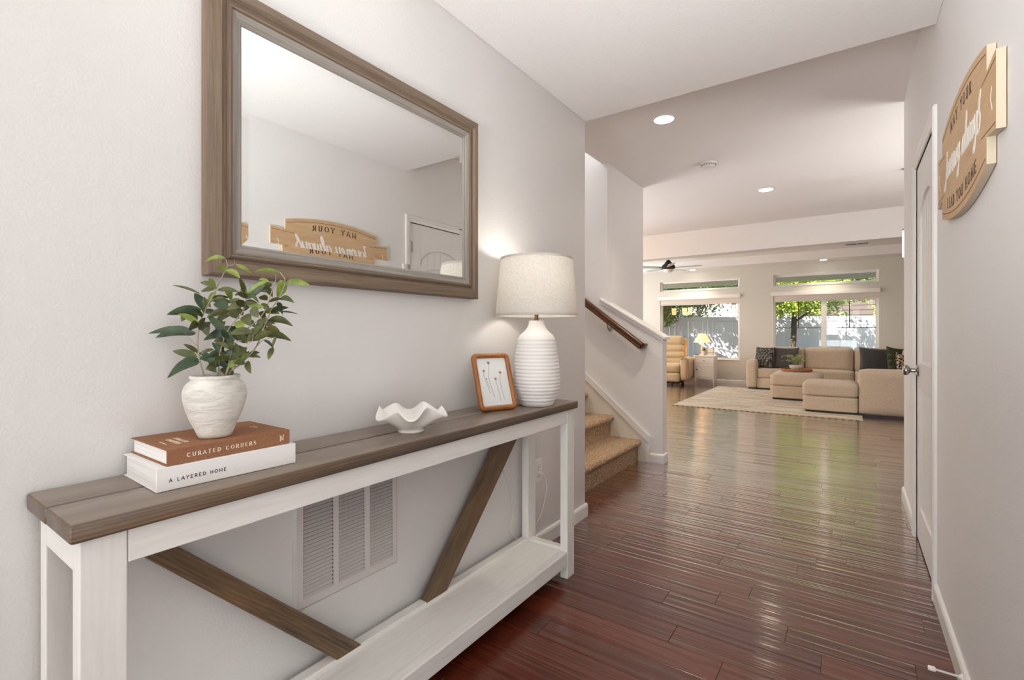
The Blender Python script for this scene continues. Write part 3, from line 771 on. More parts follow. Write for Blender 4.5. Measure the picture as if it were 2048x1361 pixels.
def linen(name, base, em, emc):
    q = N(name); tc = q.n('ShaderNodeTexCoord'); 
    m1 = q.n('ShaderNodeMapping'); q.l(tc.outputs['Object'], m1.inputs[0]); m1.inputs['Scale'].default_value = (60, 60, 900)
    m2 = q.n('ShaderNodeMapping'); q.l(tc.outputs['Object'], m2.inputs[0]); m2.inputs['Scale'].default_value = (700, 700, 40)
    a = q.noise(m1.outputs[0], 1, 2, .6); b = q.noise(m2.outputs[0], 1, 2, .6); f = q.math('ADD', q.math('MULTIPLY', a, .5), q.math('MULTIPLY', b, .5))
    c = q.ramp(f, [(.36, tuple(x*.74 for x in base[:3])+(1,)), (.5, tuple(x*.93 for x in base[:3])+(1,)), (.62, base)])
    t = q.t; t.nodes.remove(q.b)
    d = q.n('ShaderNodeBsdfDiffuse'); tr = q.n('ShaderNodeBsdfTranslucent'); q.l(c, d.inputs[0]); q.l(c, tr.inputs[0])
    mx = q.n('ShaderNodeMixShader'); mx.inputs[0].default_value = .42; q.l(d.outputs[0], mx.inputs[1]); q.l(tr.outputs[0], mx.inputs[2])
    out = [n for n in t.nodes if n.type == 'OUTPUT_MATERIAL'][0]; q.l(mx.outputs[0], out.inputs[0]); return q.m
linen_m = linen('linen_shade', S(230, 226, 219), 0, None)
SB, ST = .396, .654
def shade_shell(r0, z0, r1, z1, th=.0018, seg=72):
    return lathe(BM(), [(r0, z0), (r1, z1), (r1-th, z1), (r0-th, z0)], seg, closed=True)
part('lamp_shade', shade_shell(.1845, SB, .160, ST), linen_m, lp, smooth=50)
hem_m = linen('linen_hem', S(232, 226, 216), 0, None)
part('shade_hem', shade_shell(.1853, SB-.001, .1844, SB+.010, .001), hem_m, lp, smooth=50)
part('shade_hem', shade_shell(.1618, ST-.009, .1609, ST+.001, .001), hem_m, lp, smooth=50)
bm = BM()
for a in (0, 120, 240): tube(bm, [(.0, 0, ST-.02), (.158*math.cos(R(a)), .158*math.sin(R(a)), ST-.012)], .0016, 6)
part('shade_spider', bm, br_m, lp)
bulb_m = emis('warm_bulb', (1, .86, .70, 1), 5)
part('bulb', lathe(BM(), [(.012, .468), (.014, .476), (.027, .50), (.030, .515), (.025, .533), (.012, .543), (.001, .546)], 24), bulb_m, lp, smooth=True)
bl = bpy.data.lights.new('table_lamp_light', 'POINT'); bl.energy = 1.1; bl.color = (1, .95, .88); bl.shadow_soft_size = .035
bo = bpy.data.objects.new('table_lamp_light', bl); COL.objects.link(bo); bo.location = (LX, LY, TZ+.585)
cord_m = plain('white_cord', S(226, 222, 216), .5)
c1 = spline([(-1.228, 1.868, .826), (-1.30, 1.85, .827), (-1.346, 1.835, .824), (-1.3505, 1.825, .80), (-1.3505, 1.81, .62), (-1.349, 1.835, .52), (-1.349, 1.875, .44), (-1.348, 1.905, .36), (-1.345, 1.925, .26), (-1.344, 1.90, .20), (-1.334, 1.95, .13), (-1.333, 2.02, .125),
             (-1.325, 2.10, .16), (-1.315, 2.15, .22), (-1.31, 2.185, .33), (-1.315, 2.175, .39), (-1.33, 2.169, .403), (-1.339, 2.169, .398)], 8)
cdt = thing('power_cord', 'white lamp cord hanging behind the console table to the wall outlet', 'cord', (-1.35, 1.84, .5))
part('wire', tube(BM(), c1, .0023, 8), cord_m, cdt, world=True, smooth=True)
part('plug', bx(-1.3445, -1.322, 2.158, 2.180, .384, .405), cord_m, cdt, world=True, bevel=.005)

# ================================================================== PICTURE FRAME
def frame_photo():
    B0 = Vector((-1.222, 1.517, TZ+.001)); wd = Vector((.371, .928, 0)).normalized(); nn = Vector((wd.y, -wd.x, 0))
    tilt = R(19); up = Vector((0, 0, 1))*math.cos(tilt)-nn*math.sin(tilt); fn = nn*math.cos(tilt)+Vector((0, 0, 1))*math.sin(tilt)
    W_, H_ = .183, .245; t = thing('photo_frame', 'honey wood picture frame with pressed flowers leaning beside the ribbed lamp', 'picture frame', tuple(B0))
    f = lambda u, v, h: B0+wd*u+up*v+fn*h
    def rr(x0, x1, y0, y1, r, n=6):
        out = []
        for cx, cy_, a0 in ((x1-r, y1-r, 0), (x0+r, y1-r, 90), (x0+r, y0+r, 180), (x1-r, y0+r, 270)):
            for i in range(n+1): a = R(a0+90*i/n); out.append((cx+r*math.cos(a), cy_+r*math.sin(a)))
        return out
    prof = [(0, -.004, .024), (0, .004, .024), (.003, .010, .021), (.010, .0135, .015), (.017, .010, .010), (.021, .004, .007), (.021, -.004, .007)]
    bm = BM(); L = []
    for s, h, r in prof: L.append([bm.verts.new(f(u, v, h)) for u, v in rr(s, W_-s, s, H_-s, r)])
    for A, B in zip(L, L[1:]+L[:1]):
        for i in range(len(A)): bm.faces.new((A[i], A[(i+1) % len(A)], B[(i+1) % len(A)], B[i]))
    part('frame_moulding', bm, pframe_m, t, world=True, smooth=60)
    part('print', prism(BM(), rr(.0205, W_-.0205, .0205, H_-.0205, .007), -.003, .0005, f), plain('print_paper', S(226, 228, 226), .35), t, world=True)
    stem = plain('dried_stem', S(150, 134, 120), .8); hd = plain('dried_flower', S(168, 132, 108), .8)
    # stems given in fractions of the sheet
    SS = [([(.42, .17), (.36, .40), (.33, .62), (.40, .88)], 1.0), ([(.30, .25), (.22, .48), (.17, .62), (.19, .71)], .9), ([(.62, .08), (.60, .30), (.57, .44), (.56, .53)], .85),
          ([(.76, .10), (.72, .32), (.71, .52), (.76, .66)], .95), ([(.32, .34), (.26, .48), (.24, .55)], .5)]
    for P_, s in SS:
        pts = [(p[0]*(W_-.046)+.023, p[1]*(H_-.046)+.023) for p in P_]
        sp = [(p.x, p.y) for p in spline([(a, b, 0) for a, b in pts], 5)]
        bm = BM(); ribbon(bm, sp, .0013, lambda u, v, h: f(u, v, h+.0006), .0003)
        part('flower_stem', bm, stem, t, world=True)
        bm = BM(); x, y_ = sp[-1]
        for k_ in range(7):
            a = R(90+(k_-3)*17); l = .013*s*(1-.08*abs(k_-3)); 
            ribbon(bm, [(x, y_), (x+l*math.cos(a), y_+l*math.sin(a))], .0018*s, lambda u, v, h: f(u, v, h+.0007), .0003)
        part('flower_head', bm, hd, t, world=True)
    M0 = lambda u, v, h: f(u, v, h)
    foot = B0+wd*W_/2-nn*.085; tp = f(W_/2, .17, -.005)
    bm = BM(); a_ = wd*.028
    vs = [tp-a_*.6, tp+a_*.6, foot+a_, foot-a_]; vs2 = [v-nn*.003 for v in vs]
    A = [bm.verts.new(v) for v in vs]; B = [bm.verts.new(v) for v in vs2]
    bm.faces.new(A); bm.faces.new(B[::-1])
    for i in range(4): bm.faces.new((A[i], A[(i+1) % 4], B[(i+1) % 4], B[i]))
    part('easel_back', bm, plain('easel_board', S(60, 42, 30), .6), t, world=True)
    part('back_board', prism(BM(), rr(.004, W_-.004, .004, H_-.004, .018), -.007, -.004, f), plain('easel_board2', S(70, 52, 40), .7), t, world=True)
frame_photo()

# ================================================================== RUFFLED BOWL
rb = thing('ruffled_bowl', 'white ceramic bowl with a wavy ruffled rim on the console table', 'bowl', (-1.172, 1.098, TZ))
def bowl():
    bm = BM(); seg = 120; rings = []
    outer = [(.036, 0), (.041, .0), (.0415, .005), (.038, .009), (.049, .017), (.064, .031), (.080, .045), (.096, .057), (.108, .065)]
    th = .0045
    inner = [(.104, .0685), (.093, .0615), (.077, .0505), (.055, .036), (.040, .022), (.025, .013), (.008, .010)]
    def put(r, z):
        row = []
        w = max(0, (r-.040)/.062)
        for i in range(seg):
            a = 2*PI*i/seg; wv = math.cos(6*a+1.15)+.25*math.cos(3*a+.6)+.2*math.cos(2*a)
            rr = r*(1+.10*w*math.cos(6*a+1.15+PI)+.04*w*math.cos(2*a-1.0)); zz = z+.0125*w**1.7*wv
            row.append(bm.verts.new((rr*math.cos(a), rr*math.sin(a), zz)))
        rings.append(row)
    for r, z in outer+[(.1095, .0675), (.108, .0695)]+inner: put(r, z)
    for A, B in zip(rings, rings[1:]):
        for i in range(seg): bm.faces.new((A[i], A[(i+1) % seg], B[(i+1) % seg], B[i]))
    bm.faces.new(rings[0][::-1]); bm.faces.new(rings[-1]); return bm
part('bowl_body', bowl(), plain('bowl_ceramic', S(240, 236, 230), .4), rb, smooth='all')

# ================================================================== BOOKS
def book(name, label, B0, B1, depth, z0, th, cov, pages_m, ov=.004, ct_=.0022):
    """B0,B1 front-spine ends on the table (2D); depth goes to the wall"""
    b0 = Vector((*B0, z0)); b1 = Vector((*B1, z0)); u = (b1-b0); L = u.length; u.normalize(); n = Vector((-u.y, u.x, 0))  # away from the viewer
    if n.x > 0: n = -n
    t = thing(name, label, 'book', tuple(b0)); f = lambda a, b, c: b0+u*a+n*b+Vector((0, 0, c))
    def bb(a0, a1, b0_, b1_, c0, c1):
        bm = BM(); vs = [bm.verts.new(f(a, b, c)) for a in (a0, a1) for b in (b0_, b1_) for c in (c0, c1)]
        for q in ((0, 1, 3, 2), (4, 6, 7, 5), (0, 4, 5, 1), (2, 3, 7, 6), (0, 2, 6, 4), (1, 5, 7, 3)): bm.faces.new([vs[i] for i in q])
        return bm
    part('cover', bb(0, L, ct_, depth, 0, ct_), cov, t, world=True, bevel=.0006); part('cover', bb(0, L, ct_, depth, th-ct_, th), cov, t, world=True, bevel=.0006)
    part('spine', bb(0, L, 0, ct_*1.02, 0, th), cov, t, world=True, bevel=.0012, seg=3)
    part('page_block', bb(ov, L-ov, ct_, depth-ov, ct_, th-ct_), pages_m, t, world=True)
    return t, f, L
def pages():
    q = N('page_edges'); v = q.coords((3, 3, 900)); a = q.noise(v, 1, 2, .5)
    q.col(q.ramp(a, [(.35, S(214, 212, 208)), (.6, S(240, 238, 234))])); return q.set(.8, spec=.2)
pages_m = pages()
white_cov = plain('white_cover', S(238, 235, 232), .5)
def cloth():
    q = N('rust_cloth'); a = q.noise(q.coords((1, 1, 1)), 900, 2, .7); b = q.noise(q.coords(), 40, 2)
    q.col(q.ramp(a, [(.35, S(126, 84, 58)), (.5, S(152, 106, 76)), (.68, S(178, 134, 104))])); return q.set(.85, spec=.2, normal=q.bump(a, .4, .001))
cloth_m = cloth()
wt, wf, wl = book('coffee_table_book', 'thick white hardcover book under the rust cloth book', (-1.131, .380), (-1.121, .669), .205, TZ+.0004, .0478, white_cov, pages_m, .0045)
white_ink = plain('pale_lettering', S(246, 244, 240), .35)
def spine_text(t, f, s, H, u0, v0, m, name='spine_title', track=.4, w=.14, serif=False):
    letters('letter', t, m, s, H, lambda u, v, h: f(u, -h-.0001, v+v0), track, w, serif, u0, None, .0003)
spine_text(wt, wf, 'A LAYERED HOME', .0068, .022, .0165, ink_m, track=.45, w=.17)
CUR = [[(0, 0), (.3, 1), (.55, 0), (.5, .3), (.1, .35)]]
bm = BM(); rr_ = random.Random(3); x = .118
for k_ in range(30):   # faint gloss script, too pale to read
    hgt = rr_.choice([.005, .005, .009, .0055]); ribbon(bm, [(x, .013), (x+.0022, .013+hgt), (x+.0032, .0145), (x+.0046, .0155)], .0006, lambda u, v, h: wf(u, -h-.0001, v+.002), .0002)
    x += .0046 if k_ % 7 else .008
part('spine_script', bm, white_ink, wt, world=True)
bt, bf, blen = book('cloth_bound_book', 'rust cloth bound book stacked on the white book below the vase', (-1.134, .399), (-1.132, .660), .202, TZ+.0486, .0335, cloth_m, pages_m, .0045)
cream_ink = plain('cream_lettering', S(240, 226, 210), .6)
spine_text(bt, bf, 'CURATED CORNERS', .0078, .037, .0125, cream_ink, track=.52, w=.17, serif=True)
bm = BM()   # interlaced W and N monogram at the spine foot
for st_ in ([(0, 1), (.22, 0), (.42, .8), (.62, 0), (.9, 1.05)], [(.1, -.15), (.1, .75), (.75, -.05), (.75, .9)]):
    ribbon(bm, [(x_*.011+.236, y_*.013) for x_, y_ in st_], .0011, lambda u, v, h: bf(.4785-u if False else u, -h-.0001, v+.0105), .0003)
part('spine_emblem', bm, cream_ink, bt, world=True)
# cover lines, read from the spine side: two large rows and small ones
TOPZ = .0335
def cover_text(s, H, a0, b0, m=cream_ink, **k): 
    bm = BM(); text(bm, s, H, lambda u, v, h: bf(a0-v, b0+u*-1, TOPZ+h), k.get('track', .45), .16, True, 0, None, .0003); part('cover_title', bm, m, bt, world=True)
bm = BM(); text(bm, 'CURATED', .0085, lambda u, v, h: bf(.052+v, .118-u, TOPZ+h), .42, .2, True, 0, None, .0003); part('cover_title', bm, cream_ink, bt, world=True)
bm = BM(); text(bm, 'CORNERS', .0085, lambda u, v, h: bf(.036+v, .112-u, TOPZ+h), .42, .2, True, 0, None, .0003); part('cover_title', bm, cream_ink, bt, world=True)
bm = BM(); ribbon(bm, [(.014, .0), (.016, .0)], .001, lambda u, v, h: bf(.018, .10-u, TOPZ+h), .0003)
for i in range(11): ribbon(bm, [(.0, 0), (.0022, 0)], .0022, lambda u, v, h, i=i: bf(.020+v, .098-u-.0036*i, TOPZ+h), .0003)
for i in range(12): ribbon(bm, [(.0, 0), (.0018, 0)], .0016, lambda u, v, h, i=i: bf(.222+v, .118-u-.003*i, TOPZ+h), .0003)
for i in range(9): ribbon(bm, [(.0, 0), (.0018, 0)], .0016, lambda u, v, h, i=i: bf(.230+v, .118-u-.003*i, TOPZ+h), .0003)
part('cover_small_print', bm, cream_ink, bt, world=True)

# ================================================================== VASE WITH OLIVE SPRAYS
VZ = TZ+.0486+.0335+.0006; VX, VY = -1.196, .517
va = thing('ceramic_vase', 'rounded off-white ceramic vase on the rust cloth book', 'vase', (VX, VY, VZ))
def vase_mat():
    q = N('rough_ceramic'); v = q.coords((1, 1, 3.5)); a = q.noise(v, 12, 5, .6, .8); b = q.noise(q.coords((1, 1, 4)), 20, 5, .7, .8)
    q.col(q.ramp(a, [(.3, S(206, 200, 188)), (.5, S(226, 221, 212)), (.7, S(236, 232, 225))]))
    n1 = q.bump(q.ramp(b, [(.50, (0, 0, 0, 1)), (.60, (1, 1, 1, 1))]), .5, .003); return q.set(.75, spec=.25, normal=q.bump(a, .3, .003, n1))
vp = [(.0005, 0), (.030, 0), (.0335, .002), (.036, .008), (.0415, .022), (.050, .042), (.0575, .062), (.0625, .080), (.0645, .093), (.064, .104), (.0615, .114), (.057, .122), (.051, .1275), (.0475, .1305),
      (.0482, .1325), (.0502, .134), (.0508, .137), (.0502, .140), (.048, .1412), (.045, .140), (.0435, .136), (.0435, .128), (.052, .117), (.056, .10), (.050, .06), (.034, .02), (.0005, .012)]
part('vase_body', lathe(BM(), vp, 64, fr=lambda a, z: 1+.008*math.sin(3*a+z*40)+.005*math.sin(7*a-z*90)), vase_mat(), va, smooth='all')
moss = BM(); rr_ = random.Random(8)
for i in range(150):
    a = rr_.uniform(0, 2*PI); r = .041*math.sqrt(rr_.random()); s = rr_.uniform(.002, .005)
    c = Vector((r*math.cos(a), r*math.sin(a), .130+rr_.uniform(-.003, .006)))
    box(moss, -s, s, -s*.3, s*.3, -s*.4, s*.4, Matrix.Translation(c) @ Matrix.Rotation(rr_.uniform(0, 3), 4, 'Z') @ Matrix.Rotation(rr_.uniform(-1, 1), 4, 'X'))
lathe(moss, [(.0005, .124), (.042, .124), (.042, .128), (.0005, .131)], 24)
mo = part('moss', moss, plain('moss', S(70, 66, 30), .95), va); mo['kind'] = 'stuff'
pl = thing('olive_stems', 'leafy green artificial olive stems standing in the off-white vase', 'plant', (VX, VY, VZ+.13))
STEMS= [[[-1.216,0.4993,1.0512],[-1.2228,0.4945,1.0842],[-1.2367,0.4969,1.1194],[-1.2328,0.4997,1.1598],[-1.236,0.5097,1.1864],[-1.2223,0.5193,1.22],[-1.2212,0.5323,1.2498],[-1.2053,0.5434,1.2885],[-1.2014,0.5462,1.2982],[-1.2044,0.5441,1.3139]],[[-1.2014,0.5462,1.2982],[-1.1927,0.5583,1.305],[-1.1943,0.5572,1.3159]],[[-1.1871,0.5196,1.0512],[-1.1599,0.5142,1.1083],[-1.1448,0.5248,1.1523],[-1.1098,0.5371,1.1889],[-1.1051,0.5404,1.2119],[-1.1023,0.5424,1.2256]],[[-1.1744,0.5407,1.0527],[-1.151,0.557,1.0742],[-1.1358,0.58,1.1096],[-1.128,0.5976,1.1626],[-1.1239,0.6127,1.2019],[-1.1119,0.6211,1.2239],[-1.1043,0.6325,1.2635],[-1.1128,0.6266,1.2831],[-1.1148,0.6252,1.2851]],[[-1.1572,0.5283,1.0613],[-1.1875,0.5559,1.1263],[-1.1559,0.5902,1.1677],[-1.1409,0.6069,1.2021],[-1.1337,0.618,1.2492],[-1.1277,0.6223,1.2689],[-1.1281,0.622,1.2825]],[[-1.1358,0.58,1.1096],[-1.1021,0.5791,1.1243],[-1.079,0.5954,1.1313]],[[-1.2367,0.4969,1.1098],[-1.2261,0.48,1.1244],[-1.2282,0.4663,1.1431]],[[-1.2046,0.5317,1.0496],[-1.2319,0.5369,1.0822],[-1.2447,0.5402,1.1433],[-1.2407,0.543,1.1827]],[[-1.1697,0.5318,1.0606],[-1.123,0.5279,1.1201],[-1.0846,0.5425,1.1203],[-1.0809,0.5452,1.143]]]
LEAVES= [[-1.233,0.5041,1.1957,-1.2719,0.4477,1.1828,0.017,'d'],[-1.2337,0.5109,1.1936,-1.2303,0.488,1.2326,0.0151,'d'],[-1.2228,0.4977,1.2306,-1.2692,0.458,1.2501,0.0047,'m'],[-1.2497,0.4978,1.1384,-1.3474,0.4513,1.1298,0.0189,'d'],[-1.2447,0.4969,1.1413,-1.3158,0.4267,1.1396,0.0132,'d'],[-1.2269,0.493,1.0865,-1.2588,0.4542,1.1,0.0141,'m'],[-1.2205,0.4958,1.0759,-1.2294,0.4607,1.0785,0.0113,'d'],[-1.2189,0.4961,1.0748,-1.3113,0.4627,1.0347,0.0179,'d'],[-1.2829,0.4871,1.1891,-1.3097,0.4907,1.1691,0.0113,'m'],[-1.2489,0.4997,1.1672,-1.2449,0.48,1.188,0.0132,'m'],[-1.2216,0.5291,1.2447,-1.2597,0.5116,1.26,0.0094,'m'],[-1.2253,0.53,1.2474,-1.277,0.5198,1.2408,0.0094,'m'],[-1.2214,0.5301,1.2448,-1.2083,0.509,1.2673,0.0104,'b'],[-1.2065,0.5439,1.3177,-1.2585,0.52,1.3096,0.0072,'b'],[-1.2034,0.5448,1.2897,-1.1995,0.5239,1.2943,0.0094,'b'],[-1.2033,0.5447,1.2909,-1.152,0.5506,1.2675,0.0113,'b'],[-1.1941,0.5613,1.3042,-1.1844,0.5949,1.2825,0.0075,'b'],[-1.2195,0.5315,1.2424,-1.1655,0.5548,1.2365,0.0094,'m'],[-1.2227,0.5217,1.2226,-1.1938,0.5473,1.2241,0.0075,'m'],[-1.2216,0.5507,1.2488,-1.2314,0.5693,1.2183,0.0123,'b'],[-1.2204,0.5207,1.2152,-1.1776,0.5444,1.2101,0.0113,'m'],[-1.1365,0.5232,1.2167,-1.1143,0.5337,1.1935,0.016,'m'],[-1.1983,0.5201,1.2119,-1.1646,0.5294,1.1877,0.0207,'d'],[-1.1525,0.5272,1.1908,-1.1636,0.486,1.1748,0.0123,'m'],[-1.2014,0.5484,1.1966,-1.1884,0.5668,1.175,0.017,'m'],[-1.2337,0.5022,1.167,-1.2223,0.5127,1.1336,0.017,'m'],[-1.248,0.5371,1.1704,-1.2219,0.5439,1.1457,0.016,'b'],[-1.1935,0.5728,1.1506,-1.2469,0.5131,1.1238,0.0189,'d'],[-1.1206,0.5334,1.1684,-1.0965,0.5285,1.1441,0.017,'b'],[-1.1122,0.5405,1.1799,-1.0872,0.5416,1.1567,0.0189,'m'],[-1.1347,0.5268,1.1431,-1.1225,0.5534,1.1174,0.0198,'d'],[-1.0987,0.5428,1.2278,-1.1267,0.5275,1.2246,0.0066,'m'],[-1.1047,0.5481,1.2284,-1.0618,0.5489,1.2061,0.0066,'m'],[-1.098,0.5414,1.2276,-1.0943,0.5241,1.2376,0.0075,'b'],[-1.1067,0.5445,1.2029,-1.0815,0.5706,1.1987,0.0094,'b'],[-1.1074,0.5315,1.2023,-1.0692,0.5459,1.2051,0.0075,'m'],[-1.0798,0.5424,1.1974,-1.0662,0.5489,1.1747,0.0151,'m'],[-1.1142,0.6249,1.2855,-1.1753,0.5965,1.289,0.0072,'b'],[-1.1048,0.6348,1.2637,-1.0825,0.6838,1.2578,0.0123,'b'],[-1.1077,0.6314,1.266,-1.1486,0.6364,1.2263,0.0189,'b'],[-1.1289,0.6141,1.2585,-1.1432,0.5886,1.2414,0.0132,'m'],[-1.1538,0.6213,1.263,-1.1928,0.6141,1.2724,0.0064,'b'],[-1.1404,0.6091,1.2378,-1.1996,0.6001,1.2401,0.0075,'m'],[-1.1519,0.6103,1.2471,-1.1564,0.6304,1.2288,0.0113,'m'],[-1.1391,0.6084,1.2193,-1.1375,0.5868,1.2253,0.0113,'m'],[-1.1106,0.6216,1.2214,-1.061,0.6297,1.2114,0.0104,'m'],[-1.1129,0.6191,1.214,-1.1306,0.6405,1.1858,0.0094,'m'],[-1.1378,0.6102,1.2145,-1.0813,0.6139,1.2197,0.0066,'m'],[-1.1242,0.6005,1.1698,-1.0559,0.6241,1.1562,0.0132,'m'],[-1.124,0.6253,1.1926,-1.077,0.6483,1.1861,0.0034,'d'],[-1.1261,0.599,1.165,-1.0915,0.5938,1.1491,0.0113,'m'],[-1.1104,0.5871,1.1336,-1.0554,0.6201,1.1218,0.0132,'m'],[-1.074,0.5439,1.1249,-1.0148,0.5532,1.1429,0.0123,'m'],[-1.079,0.5954,1.1313,-1.0653,0.5807,1.1083,0.0053,'m'],[-1.0917,0.5951,1.1076,-1.0791,0.5783,1.0802,0.0098,'m'],[-1.1021,0.5791,1.1243,-1.0823,0.5924,1.1054,0.0057,'d'],[-1.1467,0.5952,1.192,-1.1674,0.6172,1.1709,0.0113,'m'],[-1.1347,0.518,1.1201,-1.1168,0.5327,1.088,0.0151,'m'],[-1.163,0.5232,1.1011,-1.1943,0.4946,1.0804,0.0113,'d'],[-1.2536,0.5383,1.1013,-1.2774,0.52,1.0939,0.0066,'m'],[-1.2152,0.4968,1.0937,-1.193,0.5058,1.0799,0.0094,'d'],[-1.1858,0.4978,1.0851,-1.1659,0.506,1.06,0.0123,'d'],[-1.15,0.5173,1.0969,-1.1835,0.5224,1.0736,0.0141,'m'],[-1.1462,0.571,1.0856,-1.1255,0.5854,1.0832,0.006,'m'],[-1.1385,0.5567,1.0722,-1.1443,0.5346,1.072,0.0113,'m'],[-1.1407,0.5601,1.0744,-1.1142,0.5573,1.0485,0.0113,'m'],[-1.2077,0.5331,1.0565,-1.2023,0.564,1.0328,0.017,'m'],[-1.1907,0.4995,1.0663,-1.1456,0.4982,1.0533,0.0123,'d'],[-1.1527,0.5695,1.0951,-1.1754,0.5583,1.0685,0.0104,'m'],[-1.256,0.5394,1.121,-1.2275,0.5522,1.1174,0.0094,'m'],[-1.0809,0.5452,1.143,-1.109,0.5367,1.1178,0.016,'d'],[-1.1319,0.5924,1.136,-1.1686,0.5846,1.1506,0.0113,'m'],[-1.1446,0.5247,1.1292,-1.1337,0.5025,1.1475,0.0113,'d'],[-1.1251,0.5311,1.0924,-1.1292,0.5556,1.1079,0.0113,'m'],[-1.1634,0.5916,1.158,-1.2055,0.5932,1.1684,0.0113,'m'],[-1.145,0.5968,1.2116,-1.1383,0.613,1.1876,0.0104,'m'],[-1.1677,0.5154,1.0942,-1.1922,0.5087,1.1197,0.0085,'d'],[-1.1168,0.5405,1.18,-1.1318,0.532,1.1985,0.0094,'m'],[-1.154,0.5941,1.1677,-1.149,0.6112,1.1482,0.0104,'d'],[-1.2163,0.5168,1.2005,-1.2578,0.5186,1.2214,0.0085,'m'],[-1.2479,0.5602,1.1834,-1.2329,0.5396,1.1628,0.0113,'d']]
stem_m = plain('stem_bark', S(168, 156, 132), .8, bump=.3, bscale=300)
for i, s in enumerate(STEMS):
    pts = spline(s, 5); n = len(pts); r0 = (.0032, .0012, .0026, .003, .0026, .0016, .0012, .0024, .0022)[i]
    if i in (0, 2, 3, 4, 7, 8): pts = [Vector((VX+(pts[0].x-VX)*.3, VY+(pts[0].y-VY)*.5, VZ+.10))]+pts; n += 1
    part('stem', tube(BM(), pts, [r0*.62*(1-.6*k_/n) for k_ in range(n)], 7), stem_m, pl, world=True, smooth=True)
def leaf_mat(name, a, b, back):
    q = N(name); v = q.coords(); n_ = q.noise(v, 45, 3, .6); c = q.ramp(n_, [(.3, a), (.7, b)])
    ge = q.n('ShaderNodeNewGeometry'); q.col(q.mix(ge.outputs['Backfacing'], c, back))
    return q.set(.45, spec=.4, normal=q.bump(q.noise(q.coords((1, 1, 1)), 160, 2), .15, .001))
lm = {'d': leaf_mat('leaf_dark', S(44, 66, 48), S(72, 88, 58), S(112, 116, 84)), 'm': leaf_mat('leaf_mid', S(70, 78, 42), S(104, 106, 60), S(124, 122, 84)),
      'b': leaf_mat('leaf_bright', S(112, 132, 46), S(150, 164, 84), S(156, 166, 98))}
rl = random.Random(21); CAM = Vector((0, 0, 1.14))
def leaf(b, t, w, m, curl=0.0, name='leaf', parent=None, twist=None):
    b = Vector(b); t = Vector(t); ax = t-b; L = ax.length; ax.normalize()
    vd = (CAM-b).normalized(); side = ax.cross(vd).normalized(); nn = side.cross(ax).normalized()
    tw = rl.uniform(-.75, .75) if twist is None else twist
    side, nn = side*math.cos(tw)+nn*math.sin(tw), nn*math.cos(tw)-side*math.sin(tw)
    if nn.z < 0: nn = -nn; 
    bm = BM(); n = 9; rows = []
    w = 1.25*w/max(.6, abs(math.cos(tw)))
    for i in range(n+1):
        u = i/n; hw_ = w/2*(math.sin(PI*min(1, u*1.0)**.82))**.75 if 0 < u < 1 else w*.015
        c = b+ax*L*u+Vector((0, 0, 1))*(math.sin(PI*u)*L*curl)
        rows.append([bm.verts.new(c-side*hw_+nn*hw_*.28), bm.verts.new(c-nn*.0004), bm.verts.new(c+side*hw_+nn*hw_*.28)])
    for A, B in zip(rows, rows[1:]):
        bm.faces.new((A[0], A[1], B[1], B[0])); bm.faces.new((A[1], A[2], B[2], B[1]))
    me = bpy.data.meshes.new(name); bm.to_mesh(me); bm.free()
    for p in me.polygons: p.use_smooth = True
    return link(name, me, m, parent, True)
for (a, b, c, d_, e_, f_, w_, k_) in LEAVES: leaf((a, b, c), (d_, e_, f_), w_, lm[k_], rl.uniform(.03, .13), parent=pl)
core = [Vector(p) for s in (STEMS[2], STEMS[3][:5], STEMS[4][:4], STEMS[7], STEMS[8], STEMS[0][1:6]) for p in spline(s, 3)]
for i in range(62):
    p = rl.choice(core); dv = Vector((rl.uniform(-.7, .7), rl.uniform(-1, 1), rl.uniform(-.3, .8))).normalized()
    if p.z < VZ+.15: continue
    q_ = p+dv*rl.uniform(.032, .058)
    q_.x = max(q_.x, -1.30)
    leaf(p, q_, rl.uniform(.008, .014), lm[rl.choice('dddmmmmb')], rl.uniform(.02, .12), parent=pl)

# ================================================================== SIGN ON THE RIGHT WALL
SYc, SZc, SX = 2.0465, 1.718, .2805
sg = thing('wooden_wall_sign', 'pine plaque reading MAY YOUR Journey always LEAD YOU HOME on the wall by the door', 'sign', (XR-.002, SYc, SZc))
rot = 0.0
def sf(u, v, h): return Vector((SX-h, SYc-(u*math.cos(rot)+v*math.sin(rot)), SZc+v*math.cos(rot)-u*math.sin(rot)))
HL, TB, CX, CC, PK = .4585, .0945, .362, .151, .194
pts = [(HL, -TB), (HL, TB)]
for i in range(1, 6): t_ = i/5; pts.append((HL-(HL-CX)*t_, TB+.002*math.sin(PI*t_)-.012*t_))
pts.append((CX, CC))
for i in range(1, 24): x = CX-2*CX*i/24; pts.append((x, CC+(PK-CC)*(1-(x/CX)**2)))
pts.append((-CX, CC))
for i in range(5, 0, -1): t_ = i/5; pts.append((-HL+(HL-CX)*t_, TB-.012*t_))
pts += [(-HL, TB), (-HL, -TB)]
for i in range(1, 6): t_ = i/5; pts.append((-HL+(HL-CX)*t_, -TB+.012*t_))
pts.append((-CX, -CC))
for i in range(1, 24): x = -CX+2*CX*i/24; pts.append((x, -CC-(PK-CC)*(1-(x/CX)**2)))
pts.append((CX, -CC))
for i in range(5, 0, -1): t_ = i/5; pts.append((HL-(HL-CX)*t_, -TB+.012*t_))
edge_m = plain('sign_pale_edge', S(206, 192, 168), .7, bump=.4, bscale=90)
sb = part('sign_board', prism(BM(), pts, -.0175, 0, sf), [sign_m, edge_m], sg, world=True)
for p in sb.data.polygons:
    if abs(p.normal.x) < .7: p.material_index = 1
